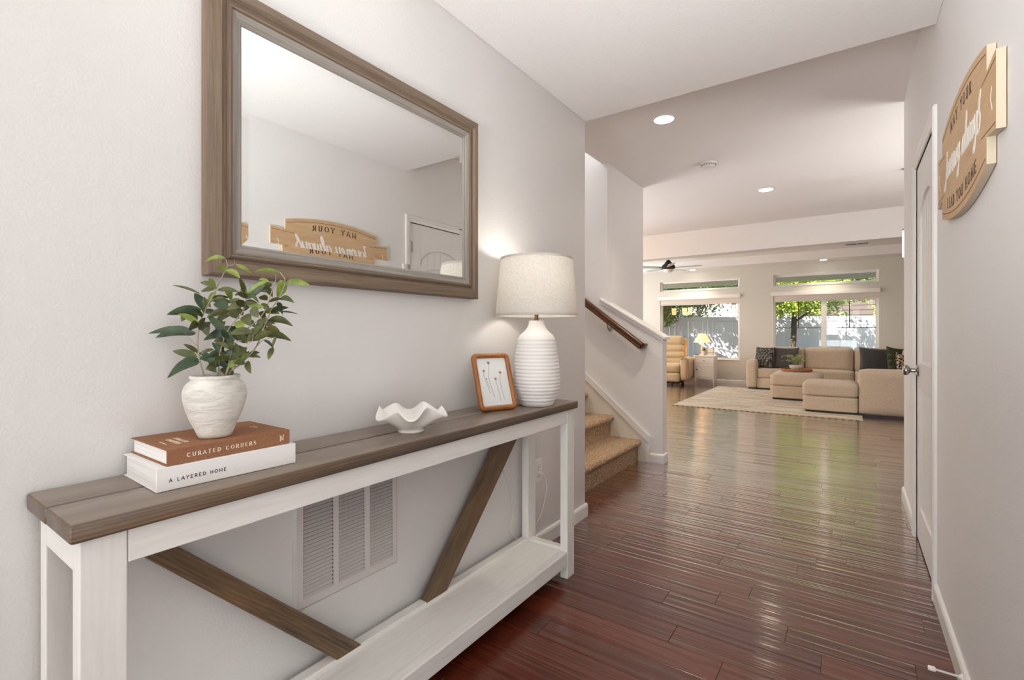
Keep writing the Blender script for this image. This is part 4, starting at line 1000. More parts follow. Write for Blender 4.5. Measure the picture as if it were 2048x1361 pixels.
burn = plain('burnt_line', S(112, 76, 46), .8); dark = plain('burnt_lettering', S(58, 38, 26), .7); wpaint = plain('white_brush_paint', S(240, 236, 228), .6)
for sg_ in (1, -1):
    bm = BM(); ribbon(bm, [(CX-.015-(2*CX-.03)*i/30, sg_*(CC-.022+(PK-CC)*(1-((CX-.015-(2*CX-.03)*i/30)/CX)**2))) for i in range(31)], .0028, sf, .0004)
    part('border_line', bm, burn, sg, world=True)
    for s2 in (1, -1): bm = BM(); ribbon(bm, [(s2*(HL-.006), sg_*(TB-.018)), (s2*(CX-.06), sg_*(TB-.026))], .0024, sf, .0004); part('border_line', bm, burn, sg, world=True)
def arcw(sign, v0, Wd, off=0):
    return lambda u, v: (u-Wd/2+off, v+v0+sign*.040*(1-((u-Wd/2+off)/.36)**2))
H_ = .033; Wd = text_w('MAY YOUR', H_, .62)
letters('letter', sg, dark, 'MAY YOUR', H_, sf, .62, .16, True, 0, arcw(1, .078, Wd), .0005)
Wd = text_w('LEAD YOU HOME', H_, .42)
letters('letter', sg, dark, 'LEAD YOU HOME', H_, sf, .42, .16, True, 0, arcw(-1, -.112, Wd), .0005)
# brush script drawn stroke by stroke; x-height 1
a_ = lambda *p, **k: arc(*p, **k)
SCR = {
 'J': (.95, [[(.45, 1.62), (.75, 1.75), (1.05, 1.68)], [(.82, 1.72), (.78, .8), (.72, 0), (.6, -.5), (.36, -.62), (.15, -.45), (.45, -.1), (.95, .25)]]),
 'o': (.78, [[(.55, .95), (.22, .85), (.1, .4), (.3, .02), (.6, .2), (.66, .65), (.5, .95), (.62, .8), (.95, .75)]]),
 'u': (.85, [[(.05, .7), (.18, 1), (.14, .35), (.28, .02), (.55, .25), (.68, 1), (.66, .3), (.76, .02), (.98, .3)]]),
 'r': (.62, [[(.0, .6), (.15, 1.1), (.22, .85), (.5, .95), (.42, .4), (.5, .02), (.72, .3)]]),
 'n': (.9, [[(.0, .7), (.14, 1), (.12, 0)], [(.13, .4), (.35, .95), (.55, .85), (.55, .25), (.68, .02), (.95, .3)]]),
 'e': (.66, [[(.02, .35), (.4, .55), (.45, .88), (.25, .95), (.12, .5), (.25, .04), (.5, .1), (.78, .4)]]),
 'y': (.85, [[(.05, .75), (.18, 1), (.16, .4), (.3, .1), (.55, .35), (.68, 1)], [(.68, 1), (.6, 0), (.45, -.7), (.2, -.8), (.15, -.55), (.55, -.2), (.98, .3)]]),
 'a': (.88, [[(.6, .85), (.3, .95), (.08, .5), (.22, .04), (.5, .3), (.66, .95), (.64, .3), (.74, .02), (.98, .3)]]),
 'l': (.5, [[(.0, .3), (.35, 1.1), (.42, 1.8), (.28, 2.0), (.15, 1.4), (.14, .4), (.25, .02), (.55, .3)]]),
 'w': (1.1, [[(.05, .75), (.18, 1), (.14, .35), (.28, .02), (.48, .3), (.58, .95), (.56, .3), (.7, .02), (.95, .4), (.98, 1), (1.15, .8)]]),
 's': (.7, [[(.0, .3), (.35, 1.5), (.55, 1.7), (.42, 1.0), (.7, .45), (.55, -.1), (.2, -.15), (.05, .1)]]),
}
def script(bm, s, H, u0, v0, f, w=.17, slant=.18):
    u = u0
    for ch in s:
        if ch == ' ': u += .55*H; continue
        adv, sts = SCR[ch]
        for st_ in sts:
            sp = spline([(x_, y_, 0) for x_, y_ in st_], 6)
            ribbon(bm, [(u+(p.x+p.y*slant)*H, v0+p.y*H) for p in sp], lambda dx, dy: H*w*(.45+.95*max(0, abs(dy))**1.5), f, .0007)
        u += adv*H*.98
    return u-u0
H2 = .054
bm = BM(); wd_ = script(bm, 'Journey always', H2, 0, 0, lambda u, v, h: Vector((0, 0, 0))); bm.free()
bm = BM(); script(bm, 'Journey always', H2, -wd_/2-.01, -.030, sf); part('script_lettering', bm, wpaint, sg, world=True)
bm = BM()
for sx in (1, -1):
    for yy in (0, 1): ribbon(bm, [(sx*.412+.008*math.cos(t_*.9), -.035+yy*.004+t_*.009) for t_ in range(7)], .0022, sf, .0005)
part('side_flourish', bm, wpaint, sg, world=True)

# ================================================================== CEILING FIXTURES
canlight_m = emis('lens_glow', (1, .93, .80, 1), 9)
def can(label, x, y_, z, r=.075, power=34, ang=125):
    t = thing('recessed_light', label, 'ceiling light', (x, y_, z), 0, 'recessed ceiling lights')
    part('trim_ring', lathe(BM(), [(r, 0), (r+.012, -.001), (r+.010, -.005), (r-.004, -.007), (r-.006, 0)], 48, closed=True), trim_m, t, smooth=True)
    part('lens', lathe(BM(), [(.0005, -.003), (r-.006, -.003), (r-.006, -.0005), (.0005, -.0005)], 48), canlight_m, t)
    d = bpy.data.lights.new('can_beam', 'SPOT'); d.energy = power; d.spot_size = R(ang); d.spot_blend = .8; d.shadow_soft_size = r; d.color = (1, .86, .68)
    o = bpy.data.objects.new('can_beam', d); COL.objects.link(o); o.location = (x, y_, z-.012)
can('round recessed ceiling light closest to the console table', -1.137, 3.589, ZF)
can('round recessed ceiling light between the smoke detector and the beam', -.768, 5.993, ZF)
can('recessed ceiling light above the window behind the sofa', -.445, 11.47, 2.615, .07, 22)
can('recessed ceiling light above the window beside the recliner', -2.99, 11.53, 2.615, .07, 22)
sd = thing('smoke_detector', 'round white smoke detector on the hall ceiling', 'smoke detector', (-1.089, 4.753, ZF))
part('detector_base', lathe(BM(), [(.066, 0), (.070, -.002), (.070, -.012), (.062, -.014), (.062, 0)], 40, closed=True), trim_m, sd, smooth=True)
part('detector_body', lathe(BM(), [(.061, -.013), (.064, -.018), (.060, -.032), (.050, -.040), (.028, -.044), (.0005, -.0445)], 40), white_m, sd, smooth=True)
bm = BM()
for i in range(20):
    a = 2*PI*i/20; M = Matrix.Rotation(a, 4, 'Z'); box(bm, .0605, .0655, -.006, .006, -.030, -.020, M)
part('vent_slots', bm, plain('slot_grey', S(150, 146, 140), .7), sd)
cv = thing('ceiling_register', 'small white supply register in the tray ceiling above the sofa', 'vent', (.10, 10.9, ZT))
part('register_frame', bx(-.19, .19, -.075, .075, -.006, 0), grille_m, cv, bevel=.002)
for i in range(2):
    for k_ in range(8): part('register_slat', bx(-.17+.175*i, -.015+.175*i, -.060+.0155*k_, -.052+.0155*k_, -.010, -.006), plain('register_shadow', S(140, 136, 130), .6) if not (i or k_) else cv.children[1].data.materials[0], cv)
# ceiling fan
fn = thing('ceiling_fan', 'dark bronze ceiling fan with pale blades beyond the ceiling beam', 'fan', (-3.17, 10.3, 2.52))
bronze = plain('dark_bronze', S(44, 34, 30), .35, .6)
part('canopy', lathe(BM(), [(.0005, .27), (.075, .27), (.075, .255), (.03, .215), (.016, .21), (.016, .15), (.0005, .15)], 32), bronze, fn, smooth=True)
part('motor_housing', lathe(BM(), [(.0005, .175), (.035, .17), (.055, .14), (.10, .085), (.135, .055), (.142, .03), (.135, .0), (.10, -.02), (.0005, -.02)], 40), bronze, fn, smooth=True)
part('light_bowl', lathe(BM(), [(.0005, -.095), (.05, -.088), (.088, -.065), (.105, -.035), (.108, -.021), (.0005, -.021)], 40), plain('frosted_glass', S(236, 236, 232), .3), fn, smooth=True)
blade_m = plain('pale_blade', S(186, 192, 188), .4); blade_d = plain('blade_iron', S(60, 48, 42), .4, .5)
for i in range(5):
    M = Matrix.Rotation(R(6+72*i), 4, 'Z')
    bm = prism(BM(), [(.15, -.03), (.20, -.055), (.60, -.075), (.67, -.05), (.67, .045), (.60, .07), (.20, .05), (.15, .03)], .0, .008, lambda u, v, h: M @ (Matrix.Rotation(R(13), 4, 'X') @ Vector((u, v, h)))+Vector((0, 0, .012)))
    bl_ = part('blade', bm, blade_m, fn, bevel=.002)
    part('blade_iron', box(BM(), .09, .22, -.012, .012, .004, .012, M), blade_d, bl_)
# pendant seen past the end of the right wall
pd = thing('pendant_lamp', 'glowing white cylinder pendant lamp just past the end of the right wall', 'lamp', (.468, 6.0, 1.88))
part('shade', lathe(BM(), [(.055, 0), (.060, .004), (.060, .25), (.055, .254), (.055, .25), (.054, .006)], 32, closed=True), emis('opal_glow', (1, .93, .84, 1), 1.4), pd, smooth=True)
part('cap', lathe(BM(), [(.0005, .25), (.062, .25), (.062, .27), (.02, .29), (.0005, .29)], 32), nickel_m, pd, smooth=True)
part('rod', tube(BM(), [(0, 0, .28), (0, 0, .85)], .006, 10), nickel_m, pd, smooth=True)
part('canopy', lathe(BM(), [(.0005, .836), (.05, .838), (.055, .855), (.0005, .855)], 24), nickel_m, pd, smooth=True)
# dining chandelier, out of direct view, mirrored in the window glass
dc = thing('dining_chandelier', 'chandelier with three amber glass shades mirrored in the window by the recliner', 'lamp', (-4.98, 6.0, 1.93))
amber = emis('amber_glow', (1, .62, .26, 1), 16)
part('stem', tube(BM(), [(0, 0, .2), (0, 0, .806)], .01, 10), bronze, dc, smooth=True)
part('arm_bar', bx(-.36, .36, -.012, .012, .17, .20), bronze, dc, bevel=.004)
for xx in (-.30, .07, .26):
    s = part('amber_shade', lathe(BM(), [(.0005, -.12), (.07, -.12), (.082, .0), (.082, .12), (.07, .13), (.0005, .13)], 24, c=(xx, 0, 0)), amber, dc, smooth=True)

# ================================================================== LIVING ROOM
def soft(bm, r=.05, seg=4): return dict(bevel=r, seg=seg, smooth=True)
def cushion(bm, x0, x1, y0, y1, z0, z1, puff=(0, 0, 0), n=10, e=.28, M=None):
    """rounded box: superellipsoid-like cushion with puffed faces"""
    cx, cy_, cz = (x0+x1)/2, (y0+y1)/2, (z0+z1)/2; hx, hy, hz = (x1-x0)/2, (y1-y0)/2, (z1-z0)/2
    rr_ = min(hx, hy, hz)*e*2
    t = bmesh.new(); bmesh.ops.create_cube(t, size=2.0); bmesh.ops.subdivide_edges(t, edges=t.edges[:], cuts=n, use_grid_fill=True)
    vs = {}
    for v in t.verts:
        p = Vector(v.co); q_ = Vector((p.x*hx, p.y*hy, p.z*hz))
        inn = Vector((max(-hx+rr_, min(hx-rr_, q_.x)), max(-hy+rr_, min(hy-rr_, q_.y)), max(-hz+rr_, min(hz-rr_, q_.z))))
        dv = q_-inn
        if dv.length > 1e-9: q_ = inn+dv.normalized()*rr_
        w = [(1-p[i]**2) for i in range(3)]
        q_.x += math.copysign(puff[0]*max(0, w[1]*w[2])**.5, p.x)*abs(p.x)**6; q_.y += math.copysign(puff[1]*max(0, w[0]*w[2])**.5, p.y)*abs(p.y)**6; q_.z += math.copysign(puff[2]*max(0, w[0]*w[1])**.5, p.z)*abs(p.z)**6
        q_ += Vector((cx, cy_, cz))
        vs[v] = bm.verts.new(M @ q_ if M else q_)
    for f in t.faces: bm.faces.new([vs[v] for v in f.verts])
    t.free(); return bm
def fabric(name, a, b, scale=260, rough=.9, bs=.35):
    q = N(name); v = q.coords(); n_ = q.noise(v, scale, 3, .7); lo = q.noise(v, 45, 3, .6)
    f = q.math('ADD', q.math('MULTIPLY', n_, .6), q.math('MULTIPLY', lo, .4)); q.col(q.ramp(f, [(.35, a), (.62, b)]))
    return q.set(rough, spec=.15, sheen=.25, normal=q.bump(n_, bs, .004))
chen_m = fabric('beige_chenille', S(184, 166, 144), S(208, 192, 172), 160)
seam_m = plain('seam_shadow', S(120, 100, 82), .9); foot_m = plain('dark_foot', S(34, 26, 22), .5)
sf_ = thing('sectional_sofa', 'beige chenille sectional sofa below the wide window', 'sofa', (-.4, 10.9, 0))
def sp(name, args, m=chen_m, **k): return part(name, cushion(BM(), *args, **k), m, sf_, world=True, smooth='all')
sp('arm', (-1.755, -1.555, 10.83, 11.76, .035, .60), puff=(.01, .01, .012), e=.22)
sp('base', (-1.56, 1.2, 10.86, 11.76, .035, .245), e=.08)
sp('base', (.085, 1.2, 8.17, 10.87, .035, .245), e=.08)
sp('backrest', (-1.62, 1.25, 11.50, 11.79, .2, .80), e=.2)
for a, b in ((-1.555, -.75), (-.745, .055), (.06, .86)): sp('seat_cushion', (a, b, 10.86, 11.55, .24, .43), puff=(0, .008, .01), e=.15)
for a, b in ((-1.56, -.762), (-.750, .045), (.057, .86)): sp('back_cushion', (a, b, 11.27, 11.58, .41, .855), puff=(.0, .03, .008), e=.17)
sp('arm', (.088, 1.22, 8.15, 8.40, .035, .645), puff=(0, .008, .01), e=.2)
for a, b in ((8.41, 9.5), (9.51, 10.84)): sp('seat_cushion', (.09, .86, a, b, .24, .43), puff=(.01, 0, .014), e=.2)
sp('backrest', (.95, 1.25, 8.2, 11.6, .2, .80), e=.2)
for a, b in ((8.42, 9.6), (9.61, 10.9)): sp('back_cushion', (.74, 1.02, a, b, .42, .87), puff=(.03, 0, .008), e=.17)
sp('chaise_base', (-.575, .083, 8.15, 8.87, .035, .245), e=.1)
sp('chaise_cushion', (-.575, .083, 8.15, 8.87, .242, .435), puff=(.006, .006, .012), e=.2)
part('plinth', bx(-1.72, 1.2, 10.88, 11.74, 0, .036), foot_m, sf_, world=True)
part('plinth', bx(-.54, 1.2, 8.19, 8.84, 0, .036), foot_m, sf_, world=True); part('plinth', bx(.12, 1.2, 8.85, 10.87, 0, .036), foot_m, sf_, world=True)
ot = thing('ottoman', 'square beige chenille ottoman holding the tray with the potted fern', 'ottoman', (-.78, 9.85, 0))
part('base', cushion(BM(), -1.14, -.40, 9.35, 10.32, .035, .25, e=.1), chen_m, ot, world=True, smooth='all')
part('top_cushion', cushion(BM(), -1.14, -.40, 9.35, 10.32, .245, .452, puff=(.006, .006, .014), e=.22), chen_m, ot, world=True, smooth='all')
part('plinth', bx(-1.10, -.44, 9.39, 10.28, .011, .036), foot_m, ot, world=True)
# pillows
def pillow(name, label, c, sz, rx, rz, m, th=.13, ry=0):
    bm = BM(); n = 14
    M = Matrix.Translation(c) @ Matrix.Rotation(R(rz), 4, 'Z') @ Matrix.Rotation(R(rx), 4, 'X') @ Matrix.Rotation(R(ry), 4, 'Y')
    g = {}
    for s in (1, -1):
        for i in range(n+1):
            for j in range(n+1):
                x, z = -1+2*i/n, -1+2*j/n
                if s == -1 and (i in (0, n) or j in (0, n)): g[s, i, j] = g[1, i, j]; continue
                pinch = 1-.07*(1-z*z)*abs(x)**3; pz = 1-.07*(1-x*x)*abs(z)**3
                h = th/2*(max(0, (1-x**2))*max(0, (1-z**2)))**.42
                g[s, i, j] = bm.verts.new(M @ Vector((x*sz[0]/2*pinch, s*h, z*sz[1]/2*pz)))
    for s in (1, -1):
        for i in range(n):
            for j in range(n):
                f = [g[s, i, j], g[s, i+1, j], g[s, i+1, j+1], g[s, i, j+1]]; bm.faces.new(f if s == 1 else f[::-1])
    o = part(name, bm, m, None, smooth='all'); return tag(o, label, 'pillow', 'throw pillows on the sectional sofa')
char_m = fabric('charcoal_fabric', S(70, 68, 70), S(92, 90, 91), 200)
def knit(name, a, b, sc):
    q = N(name); tc = q.coords((sc, sc, sc)); ch = q.n('ShaderNodeTexChecker'); q.l(tc, ch.inputs[0]); ch.inputs['Scale'].default_value = 1
    vo = q.n('ShaderNodeTexVoronoi'); q.l(tc, vo.inputs['Vector']); vo.inputs['Scale'].default_value = 1.0; vo.inputs['Randomness'].default_value = .15
    q.col(q.ramp(vo.outputs[0], [(.25, a), (.5, b)])); return q.set(.9, spec=.1)
knit_m = knit('knit_grey', S(152, 146, 134), S(54, 54, 52), 32); green_m = knit('woven_green', S(112, 120, 96), S(58, 66, 52), 40)
def leopard():
    q = N('spotted_fabric'); a = q.noise(q.coords(), 30, 2, .5); q.col(q.ramp(a, [(.46, S(66, 48, 40)), (.5, S(196, 176, 156))])); return q.set(.85)
pillow('throw_pillow', 'grey dotted knit pillow against the sofa arm nearest the recliner', (-1.45, 11.08, .645), (.43, .44), -14, -28, knit_m)
pillow('throw_pillow', 'plain charcoal square pillow next to the grey dotted knit pillow', (-1.06, 11.10, .645), (.45, .44), -14, 3, char_m)
pillow('throw_pillow', 'plain charcoal pillow tilted in the corner of the sofa beside the green pillow', (.36, 10.95, .655), (.50, .46), -16, 20, char_m, ry=5)
pillow('throw_pillow', 'dark green woven pillow between the charcoal pillow and the spotted pillow', (.66, 10.65, .67), (.46, .46), -12, 52, green_m, ry=8)
pillow('throw_pillow', 'brown and cream spotted pillow at the right end of the sofa', (.70, 9.75, .62), (.42, .40), -12, 62, leopard(), ry=10)
# tray, bowl, fern on the ottoman
tr = thing('woven_tray', 'round reddish woven rattan tray on the ottoman', 'tray', (-.79, 9.93, .4695))
def rattan():
    q = N('rattan'); a = q.noise(q.coords((30, 30, 60)), 2, 3, .7); q.col(q.ramp(a, [(.35, S(128, 74, 40)), (.6, S(196, 132, 84))])); return q.set(.7, normal=q.bump(a, .6, .004))
rat_m = rattan(); bm = BM()
for k_ in range(12):
    r = .02+.0185*k_
    pts = [(r*math.cos(2*PI*i/48), r*math.sin(2*PI*i/48), .008+.003*math.sin(i*PI/2*3+k_)) for i in range(49)]
    tube(bm, pts, .0098, 6, False)
for z in (.022, .034): tube(bm, [(.238*math.cos(2*PI*i/48), .238*math.sin(2*PI*i/48), z+.003*math.sin(i*PI*.5)) for i in range(49)], .0095, 6, False)
part('tray_weave', bm, rat_m, tr, smooth='all')
pb = thing('potted_fern', 'light green fern in a small white bowl on the rattan tray', 'plant', (-.80, 9.93, .4915))
part('bowl_pot', lathe(BM(), [(.0005, 0), (.05, 0), (.09, .03), (.105, .07), (.108, .085), (.10, .083), (.085, .04), (.0005, .03)], 40), plain('stone_pot', S(224, 218, 208), .6), pb, smooth='all')
part('soil', lathe(BM(), [(.0005, .066), (.097, .066), (.0005, .072)], 24), plain('soil', S(50, 40, 30), .95), pb)
fern_m = leaf_mat('fern_green', S(120, 140, 70), S(176, 190, 120), S(170, 182, 124))
for i in range(26):
    a = 2*PI*i/26+rl.uniform(-.1, .1); rr0 = rl.uniform(.12, .23); hh = rl.uniform(.09, .20)
    sp_ = spline([(0, 0, .07), (rr0*.35*math.cos(a), rr0*.35*math.sin(a), .07+hh*.75), (rr0*.8*math.cos(a), rr0*.8*math.sin(a), .07+hh), (rr0*1.1*math.cos(a), rr0*1.1*math.sin(a), .07+hh*.75)], 5)
    bm = BM(); tube(bm, sp_, .0015, 4)
    for k_, p in enumerate(sp_[2:]):
        t_ = (sp_[min(k_+3, len(sp_)-1)]-sp_[k_+1]).normalized(); sd_ = t_.cross(Vector((0, 0, 1))).normalized()
        for s in (1, -1):
            l = .034*math.sin(PI*min(1, (k_+2)/(len(sp_)-1)*.9+.08)); q_ = p+sd_*s*l+t_*l*.5
            v = [bm.verts.new(c) for c in (p-t_*.005, q_-t_*.002, q_+t_*.003, p+t_*.006)]; bm.faces.new(v)
    part('frond', bm, fern_m, pb)
# rug
def rug_mat():
    q = N('striped_rug'); a = q.noise(q.coords((1.2, 14, 1)), 1.3, 5, .65, .3); b = q.noise(q.coords((6, 40, 1)), 3, 3, .6)
    f = q.math('ADD', q.math('MULTIPLY', a, .65), q.math('MULTIPLY', b, .35))
    q.col(q.ramp(f, [(.38, S(138, 126, 110)), (.45, S(184, 172, 154)), (.52, S(212, 204, 190)), (.62, S(232, 226, 216))])); return q.set(.95, spec=.1, normal=q.bump(b, .4, .003))
rug = thing('area_rug', 'large cream and taupe streaked rug under the ottoman', 'rug', (-1.1, 9.35, 0))
part('rug_field', bx(-2.32, .13, 7.80, 10.96, .001, .010), rug_mat(), rug, world=True, bevel=.003)
def border():
    q = N('rug_border'); v = q.coords((26, 26, 1)); w = q.n('ShaderNodeTexChecker'); q.l(v, w.inputs[0]); w.inputs[3].default_value = 1; w.inputs[1].default_value = S(212, 200, 180); w.inputs[2].default_value = S(172, 156, 132)
    q.col(w.outputs[0]); return q.set(.95, spec=.1)
bo_m = border()
for a in ((-2.325, .135, 7.74, 7.80), (-2.325, .135, 10.96, 11.02)): part('rug_border', bx(a[0], a[1], a[2], a[3], .001, .009), bo_m, rug, world=True, bevel=.002)
# recliner
rc = thing('recliner', 'tan upholstered recliner armchair with channelled backrest beside the nightstand', 'armchair', (-3.42, 11.1, 0), R(3))
rec_m = fabric('tan_upholstery', S(186, 160, 124), S(208, 184, 148), 300, .6, .1)
def rp(name, a, **k): return part(name, cushion(BM(), *a, **k), rec_m, rc, smooth='all')
rp('seat', (-.34, .34, -.38, .30, .26, .455), puff=(0, .02, .018), e=.3)
rp('footrest', (-.34, .34, -.40, -.26, .07, .265), puff=(0, .012, 0), e=.25)
rp('base', (-.33, .33, -.28, .32, .10, .27), e=.1)
def arm_profile(s):
    """scroll arm: flared rounded front"""
    bm = cushion(BM(), .335*s if s > 0 else -.505, .505 if s > 0 else -.335, -.36, .36, .10, .60, puff=(.012, .01, .012), e=.3); return bm
for s in (1, -1):
    a = part('arm', arm_profile(s), rec_m, rc, smooth='all')
    bm = tube(BM(), spline([(s*.36, -.368, .56), (s*.42, -.374, .607), (s*.50, -.372, .565), (s*.515, -.37, .45), (s*.50, -.368, .12)], 6), .011, 8)
    part('arm_piping', bm, fabric('piping', S(150, 122, 90), S(170, 144, 108)), a, smooth='all')
Mb = Matrix.Translation((0, .22, .43)) @ Matrix.Rotation(R(-12), 4, 'X')
for i, (z0, z1) in enumerate(((-.02, .145), (.14, .295), (.29, .455), (.45, .66))):
    rp('back_channel', (-.31+.012*i, .31-.012*i, -.07, .10, z0, z1), puff=(0, .02, .01), e=.38, M=Mb)
rp('back_shell', (-.33, .33, .06, .16, -.25, .64), e=.4, M=Mb)
part('undercarriage', bx(-.30, .30, -.28, .28, .03, .10), foot_m, rc, bevel=.01)
for a in ((-.26, -.34), (.16, -.34), (-.26, .26), (.26, .26)): part('foot', lathe(BM(), [(.025, 0), (.028, .03), (.02, .06), (.018, .10)], 12, c=(a[0], a[1], 0)), foot_m, rc, smooth=True)
# nightstand
ns = thing('nightstand', 'white nightstand with one drawer and a door beside the recliner', 'nightstand', (-2.675, 11.44, 0))
nw_m = plain('nightstand_paint', S(232, 226, 216), .4)
part('cabinet_top', bx(-.235, .235, -.21, .20, .622, .645), nw_m, ns, bevel=.005)
part('cabinet', bx(-.205, .205, -.175, .185, .13, .621), nw_m, ns, bevel=.003)
for x in (-.205, .185):
    for y_ in (-.19, .165):
        bm = BM(); q4 = [(x, y_), (x+.022, y_), (x+.022, y_+.022), (x, y_+.022)]; cxx, cyy = x+.011, y_+.011
        A = [bm.verts.new((cxx+(u-cxx)*.55, cyy+(v-cyy)*.55, 0)) for u, v in q4]; B = [bm.verts.new((u, v, .12)) for u, v in q4]; C = [bm.verts.new((u, v, .621)) for u, v in q4]
        for P_, Q_ in ((A, B), (B, C)):
            for i in range(4): bm.faces.new((P_[i], P_[(i+1) % 4], Q_[(i+1) % 4], Q_[i]))
        bm.faces.new(A); bm.faces.new(C[::-1]); part('leg', bm, nw_m, ns, bevel=.003)
dw = part('drawer', bx(-.18, .18, -.184, -.1755, .47, .60), nw_m, ns, bevel=.004)
part('knob', lathe(BM(), [(.0005, 0), (.012, .003), (.014, .012), (.006, .02), (.006, .028)], 16), nickel_m, dw, smooth=True).data.transform(Matrix.Translation((0, -.212, .535)) @ Matrix.Rotation(-PI/2, 4, 'X'))
dd = part('cabinet_door', bx(-.18, .18, -.184, -.1755, .155, .44), nw_m, ns, bevel=.004)
bm = BM(); frame_sweep(bm, -.18, .18, .155, .44, [(0, .0), (0, .006), (.035, .006), (.040, .0)], lambda u, v, h: Vector((u, -.184-h, v))); part('door_frame', bm, nw_m, dd)
part('knob', lathe(BM(), [(.0005, 0), (.012, .003), (.014, .012), (.006, .02), (.006, .028)], 16), bronze, dd, smooth=True).data.transform(Matrix.Translation((-.155, -.212, .33)) @ Matrix.Rotation(-PI/2, 4, 'X'))
# bedside lamp
nlm = thing('bedside_lamp', 'small lit lamp with an amber glowing cone shade on the nightstand', 'lamp', (-2.77, 11.5, .6455))
part('lamp_base', lathe(BM(), [(.0005, 0), (.065, 0), (.068, .01), (.03, .03), (.018, .06), (.032, .10), (.036, .14), (.02, .20), (.012, .24), (.010, .30), (.0005, .30)], 32), plain('brushed_base', S(206, 196, 178), .4), nlm, smooth=True)
sh_q = N('amber_shade'); sh_q.col(S(250, 214, 160)); sh_q.b.inputs['Emission Color'].default_value = (1, .60, .30, 1); sh_q.b.inputs['Emission Strength'].default_value = .5; amb_m = sh_q.set(.8)
part('lamp_shade', lathe(BM(), [(.185, .29), (.075, .49), (.073, .49), (.183, .29)], 40, closed=True), amb_m, nlm, smooth=50)
part('bulb', lathe(BM(), [(.0005, .30), (.02, .32), (.028, .35), (.02, .385), (.0005, .395)], 16), emis('bulb_small', (1, .75, .45, 1), 12), nlm, smooth=True)
bl = bpy.data.lights.new('bedside_light', 'POINT'); bl.energy = 1.3; bl.color = (1, .76, .52); bl.shadow_soft_size = .03
bo = bpy.data.objects.new('bedside_light', bl); COL.objects.link(bo); bo.location = (-2.77, 11.5, 1.10)
sp2 = thing('potted_succulent', 'small green plant in a cream pot in front of the bedside lamp', 'plant', (-2.70, 11.36, .6455))
part('pot', lathe(BM(), [(.0005, 0), (.042, 0), (.052, .10), (.050, .105), (.045, .10), (.0005, .09)], 28), plain('cream_pot', S(220, 206, 184), .6), sp2, smooth=True)
bm = BM()
for i in range(60):
    a = rl.uniform(0, 2*PI); e_ = rl.uniform(.1, 1.3); l = rl.uniform(.06, .115); dv = Vector((math.cos(a)*math.cos(e_), math.sin(a)*math.cos(e_), math.sin(e_))); p = Vector((0, 0, .10)); sd_ = dv.cross(Vector((0, 0, 1))).normalized()*.009
    v = [bm.verts.new(c) for c in (p, p+dv*l*.55-sd_, p+dv*l, p+dv*l*.55+sd_)]; bm.faces.new(v)
part('foliage', bm, lm['b'], sp2)
cd = thing('desk_calendar', 'white framed card with dark crossing bars on the nightstand corner', 'picture frame', (-2.55, 11.42, .6455))
cd.rotation_euler = (0, 0, R(-10))
part('card', bx(-.085, .085, 0, .006, 0, .17), plain('card_white', S(240, 238, 234), .6), cd)
part('dark_bar', bx(.035, .042, -.004, -.0005, 0, .17), black_m, cd); part('dark_bar', bx(-.09, .10, -.004, -.0005, .055, .061), black_m, cd); part('dark_bar', bx(-.02, .088, -.004, -.0005, .166, .172), black_m, cd); part('support', bx(-.05, .05, .006, .05, 0, .004), black_m, cd)
dish = tag(part('trinket_dish', lathe(BM(), [(.0005, 0), (.03, 0), (.045, .012), (.043, .014), (.028, .005), (.0005, .004)], 24), plain('dish_brown', S(122, 94, 74), .5), None, smooth=True), 'small brown dish at the near corner of the nightstand', 'dish'); dish.location = (-2.84, 11.34, .6455)

# ================================================================== OUTSIDE
grass_m = fabric('lawn', S(70, 86, 44), S(112, 124, 70), 30)
struct('ground', bx(-22, 18, 12.1, 40, -.30, -.16), grass_m)
struct('patio_slab', bx(-6.5, 4.5, 12.01, 15.2, -.158, -.10), plain('concrete', S(176, 172, 164), .85))
pc = thing('patio_cover', 'grey patio roof outside the far windows', 'patio cover', (-1, 13.6, 2.53))
pcm = plain('patio_grey', S(232, 226, 212), .8)
part('soffit', bx(-6.2, 4.2, 12.02, 14.95, 2.66, 2.74), pcm, pc, world=True)
part('front_beam', bx(-6.2, 4.2, 14.95, 15.06, 2.535, 2.80), pcm, pc, world=True); part('drip_edge', bx(-6.2, 4.2, 15.06, 15.08, 2.535, 2.56), trim_m, pc, world=True)
for x in (-6.0, 4.0): part('post', bx(x-.07, x+.07, 14.9, 15.04, -.10, 2.534), trim_m, pc, world=True, bevel=.01)
sl = thing('string_lights', 'string of clear glass bulbs strung under the patio roof', 'string lights', (-1, 13.4, 2.60))
wire = spline([(x, 13.3+.1*math.sin(x*2), 2.60-.03*abs(math.sin(x*2.2))) for x in [-4.2+.5*i for i in range(14)]], 4)
part('wire', tube(BM(), wire, .005, 5), black_m, sl, world=True)
bulb_g = plain('clear_bulb', S(236, 232, 220), .1, spec=.8)
for i in range(2, len(wire)-1, 3):
    p = wire[i]; b_ = part('bulb', lathe(BM(), [(.0005, -.13), (.02, -.12), (.028, -.095), (.022, -.065), (.012, -.05), (.0005, -.05)], 12, c=tuple(p)), bulb_g, sl, world=True, smooth=True)
    part('socket', lathe(BM(), [(.0005, -.05), (.014, -.05), (.014, 0), (.0005, 0)], 10, c=tuple(p)), black_m, b_, world=True)
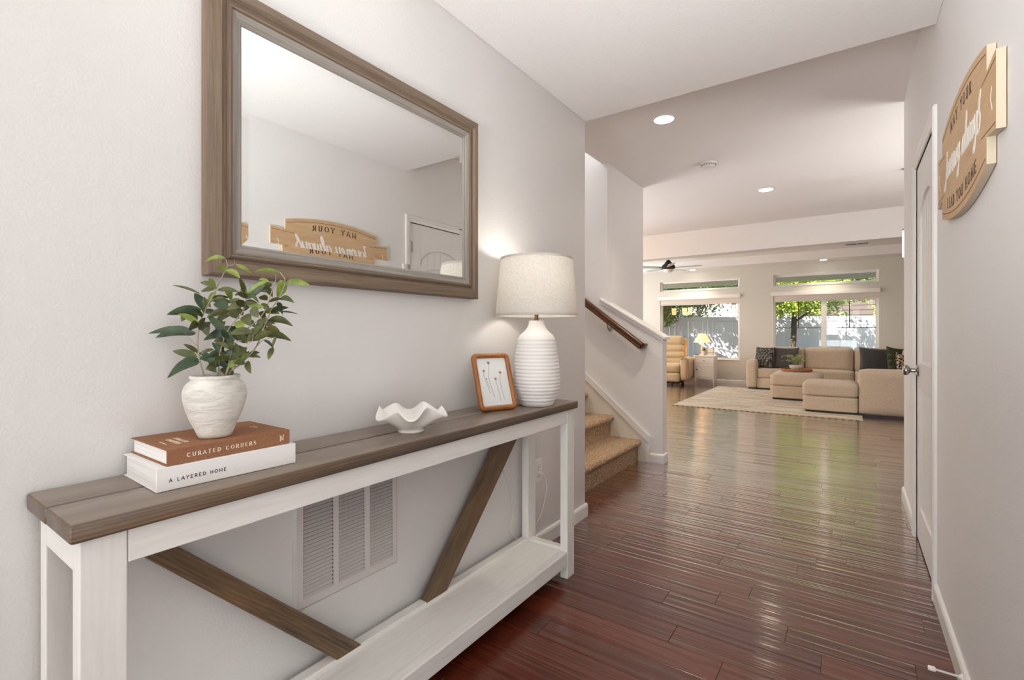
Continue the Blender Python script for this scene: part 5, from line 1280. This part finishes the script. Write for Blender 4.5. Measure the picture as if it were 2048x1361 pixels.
# vinyl privacy fence, runs obliquely
F0 = Vector((-5.0, 16.45, -.16)); F1 = Vector((.63, 18.95, -.16)); fd = (F1-F0).normalized(); fn_ = Vector((-fd.y, fd.x, 0))
FH = 1.85; fence_m = plain('white_vinyl_fence', S(220, 213, 224), .45)
fe = thing('privacy_fence', 'white vinyl privacy fence with vertical boards behind the patio', 'fence', tuple(F0), math.atan2(fd.y, fd.x))
def fbx(a0, a1, b0, b1, c0, c1): return bx(a0, a1, b0, b1, c0, c1)
p0 = .36; start = -6*1.83*1+p0
for k_ in range(-3, 5):
    xx = p0+k_*2.44
    po = part('fence_post', fbx(xx-.064, xx+.064, -.064, .064, 0, FH+.06), fence_m, fe, bevel=.004)
    part('post_cap', prism(BM(), [(xx-.075, FH+.062), (xx+.075, FH+.062), (xx+.075, FH+.08), (xx, FH+.12), (xx-.075, FH+.08)], -.075, .075, lambda u, v, h: Vector((u, h, v))), fence_m, po)
    if k_ == 4: continue
    part('fence_rail', fbx(xx+.066, xx+2.374, -.022, .022, FH-.15, FH), fence_m, fe, bevel=.006)
    part('fence_rail', fbx(xx+.066, xx+2.374, -.022, .022, .05, .19), fence_m, fe, bevel=.006)
    nbd = 15; w = 2.306/nbd
    for j in range(nbd):
        part('fence_board', fbx(xx+.067+w*j+.002, xx+.067+w*(j+1)-.002, -.011+.0, .011, .19, FH-.15), fence_m, fe, bevel=.003, seg=1)
# neighbouring houses
nh = thing('neighbour_house', 'pale lap sided house beyond the fence seen by the recliner', 'house', (-5.2, 26, 0))
sid = plain('lap_siding', S(214, 200, 196), .7); lapm = None
part('wall_core', bx(-9.5, -3.0, 26.0, 30, -.2, 5.6), sid, nh, world=True)
for k_ in range(30):
    z = -.2+.19*k_
    part('siding_board', prism(BM(), [(0, z), (.028, z), (.008, z+.20), (0, z+.20)], -9.5, -3.0, lambda u, v, h: Vector((h, 26.0-u, v))), sid, nh, world=True)
wn = part('window', bx(-4.12, -3.35, 25.93, 25.969, .9, 3.4), plain('shutter_dark', S(92, 92, 88), .6), nh, world=True)
for i in range(12): part('shutter_slat', bx(-4.08, -3.39, 25.92, 25.929, 1.0+.2*i, 1.10+.2*i), plain('slat', S(110, 110, 104), .6) if i == 0 else wn.children[0].data.materials[0], wn, world=True)
part('roof', prism(BM(), [(-10, 5.5), (-2.9, 5.5), (-6.2, 7.8)], 25.5, 30.5, lambda u, v, h: Vector((u, h, v))), plain('shingle_brown', S(84, 74, 70), .9), nh, world=True)
nh2 = thing('neighbour_house', 'dark brown sided house beyond the fence at the wide window', 'house', (2.5, 27, 0))
sid2 = plain('brown_siding', S(98, 86, 82), .8)
part('wall_core', bx(-2.2, 7, 27, 31, -.2, 5.6), sid2, nh2, world=True)
for k_ in range(26):
    z = -.2+.22*k_; part('siding_board', prism(BM(), [(0, z), (.03, z), (.008, z+.23), (0, z+.23)], -2.2, 7, lambda u, v, h: Vector((h, 27.0-u, v))), sid2, nh2, world=True)
part('roof', prism(BM(), [(-2.5, 5.5), (7.6, 5.5), (3, 7.8)], 26.5, 31.5, lambda u, v, h: Vector((u, h, v))), plain('shingle_dark', S(66, 60, 58), .9), nh2, world=True)
# trees
def tleaf(name, a, b):
    q = N(name); n_ = q.noise(q.coords(), 2.2, 3, .6); c = q.ramp(n_, [(.35, a), (.65, b)]); t = q.t; t.nodes.remove(q.b)
    d = q.n('ShaderNodeBsdfDiffuse'); tr = q.n('ShaderNodeBsdfTranslucent'); q.l(c, d.inputs[0]); q.l(c, tr.inputs[0]); mx = q.n('ShaderNodeMixShader'); mx.inputs[0].default_value = .35
    q.l(d.outputs[0], mx.inputs[1]); q.l(tr.outputs[0], mx.inputs[2]); out = [n for n in t.nodes if n.type == 'OUTPUT_MATERIAL'][0]; q.l(mx.outputs[0], out.inputs[0]); return q.m
green_t = tleaf('leaves_green', S(58, 92, 44), S(112, 148, 72)); lime_t = tleaf('leaves_lime', S(132, 160, 56), S(206, 216, 104)); dark_t = tleaf('leaves_dark', S(46, 72, 50), S(86, 112, 74))
bark_m = plain('tree_bark', S(92, 78, 64), .9, bump=.5, bscale=30)
def tree(label, base, blobs, n, m, seed, trunk_top, size=.05, group=None):
    """blobs: (cx,cy,cz,rx,ry,rz)"""
    rg = random.Random(seed); t = thing('garden_tree', label, 'tree', base, 0, group)
    bm = BM(); top = Vector(trunk_top); b = Vector(base)
    tube(bm, spline([b, b+(top-b)*.5+Vector((.05, .03, 0)), top], 5), [.11-.06*i/10 for i in range(11)], 9)
    for bl_ in blobs:
        c = Vector(bl_[:3]); s = b+(top-b)*rg.uniform(.6, .98); tube(bm, spline([s, (s+c)/2+Vector((0, 0, .12)), c], 4), [.04-.03*i/8 for i in range(9)], 6)
    part('trunk', bm, bark_m, t, world=True, smooth='all')
    V = []; Fc = []; tot = sum(q_[3]*q_[4]*q_[5] for q_ in blobs)
    for bl_ in blobs:
        k_ = int(n*bl_[3]*bl_[4]*bl_[5]/tot); cl = [[rg.gauss(0, .45) for _ in range(3)] for _ in range(max(6, k_//34))]
        for i in range(k_):
            c = rg.choice(cl); o = Vector([bl_[j]+bl_[3+j]*max(-1, min(1, c[j]+rg.gauss(0, .17))) for j in range(3)])
            s = size*rg.uniform(.6, 1.2); a = Vector((rg.gauss(0, 1), rg.gauss(0, 1), rg.gauss(-.4, .7))).normalized(); sd_ = a.cross(Vector((rg.gauss(0, 1), rg.gauss(0, 1), rg.gauss(0, 1)))).normalized()*s*.34
            i0 = len(V); V += [o, o+a*s*.5-sd_, o+a*s, o+a*s*.5+sd_]; Fc.append((i0, i0+1, i0+2, i0+3))
    me = bpy.data.meshes.new('foliage'); me.from_pydata([tuple(v) for v in V], [], Fc); o = link('foliage', me, m, t, True); o['kind'] = 'stuff'
G_ = -.16
tree('green tree whose branch hangs over the fence by the recliner window', (-6.2, 15.9, G_), [(-5.2, 15.85, 1.75, .45, .4, .6), (-5.2, 15.95, 2.5, .9, .7, .8), (-4.8, 15.8, 1.75, .36, .4, .42), (-5.8, 15.9, 2.2, .8, .6, .8), (-4.5, 16.0, 2.9, .9, .5, .3), (-4.1, 15.85, 2.7, 1.1, .5, .42), (-3.75, 16.1, 2.85, .8, .5, .4)], 15000, green_t, 5, (-5.7, 15.9, 2.2), .085, 'garden trees beyond the windows')
tree('dark leafy tree behind the fence by the recliner window', (-5.2, 20.2, G_), [(-5.2, 20.4, 2.6, 1.3, .8, .75), (-4.2, 20.6, 3.3, 1.5, .9, .9), (-6.2, 20.2, 3.0, 1.2, 1, 1.3), (-3.6, 20.5, 2.75, .6, .6, .35)], 11000, dark_t, 9, (-5.0, 20.3, 2.4), .12, 'garden trees beyond the windows')
tree('lime green tree in front of the fence at the sliding window', (-1.55, 17.0, G_), [(-2.05, 16.5, 2.2, .8, .6, .5), (-1.35, 16.6, 2.15, .75, .6, .5), (-.55, 17.1, 2.15, .55, .5, .45), (.05, 17.4, 2.35, .5, .5, .35), (-1.3, 16.6, 2.75, 1.3, .7, .35)], 15000, lime_t, 12, (-1.4, 16.9, 2.3), .085, 'garden trees beyond the windows')
tree('small lime green tree at the edge of the sliding window', (1.3, 17.4, G_), [(.92, 17.3, 2.0, .34, .4, .55), (1.6, 17.4, 2.5, .7, .6, .7)], 4500, lime_t, 15, (1.3, 17.4, 2.3), .085, 'garden trees beyond the windows')
tree('tall green tree filling the gap behind the lime tree', (-1.8, 23.6, G_), [(-2.2, 23.6, 3.4, 1.7, 1, 1.1), (-.2, 23.6, 3.8, 1.6, 1, 1.0), (-3.8, 23.6, 4.4, 1.7, 1, 1.2), (1.8, 23.8, 4.0, 1.8, 1, .9)], 12000, green_t, 18, (-1.6, 23.6, 3.2), .13, 'garden trees beyond the windows')
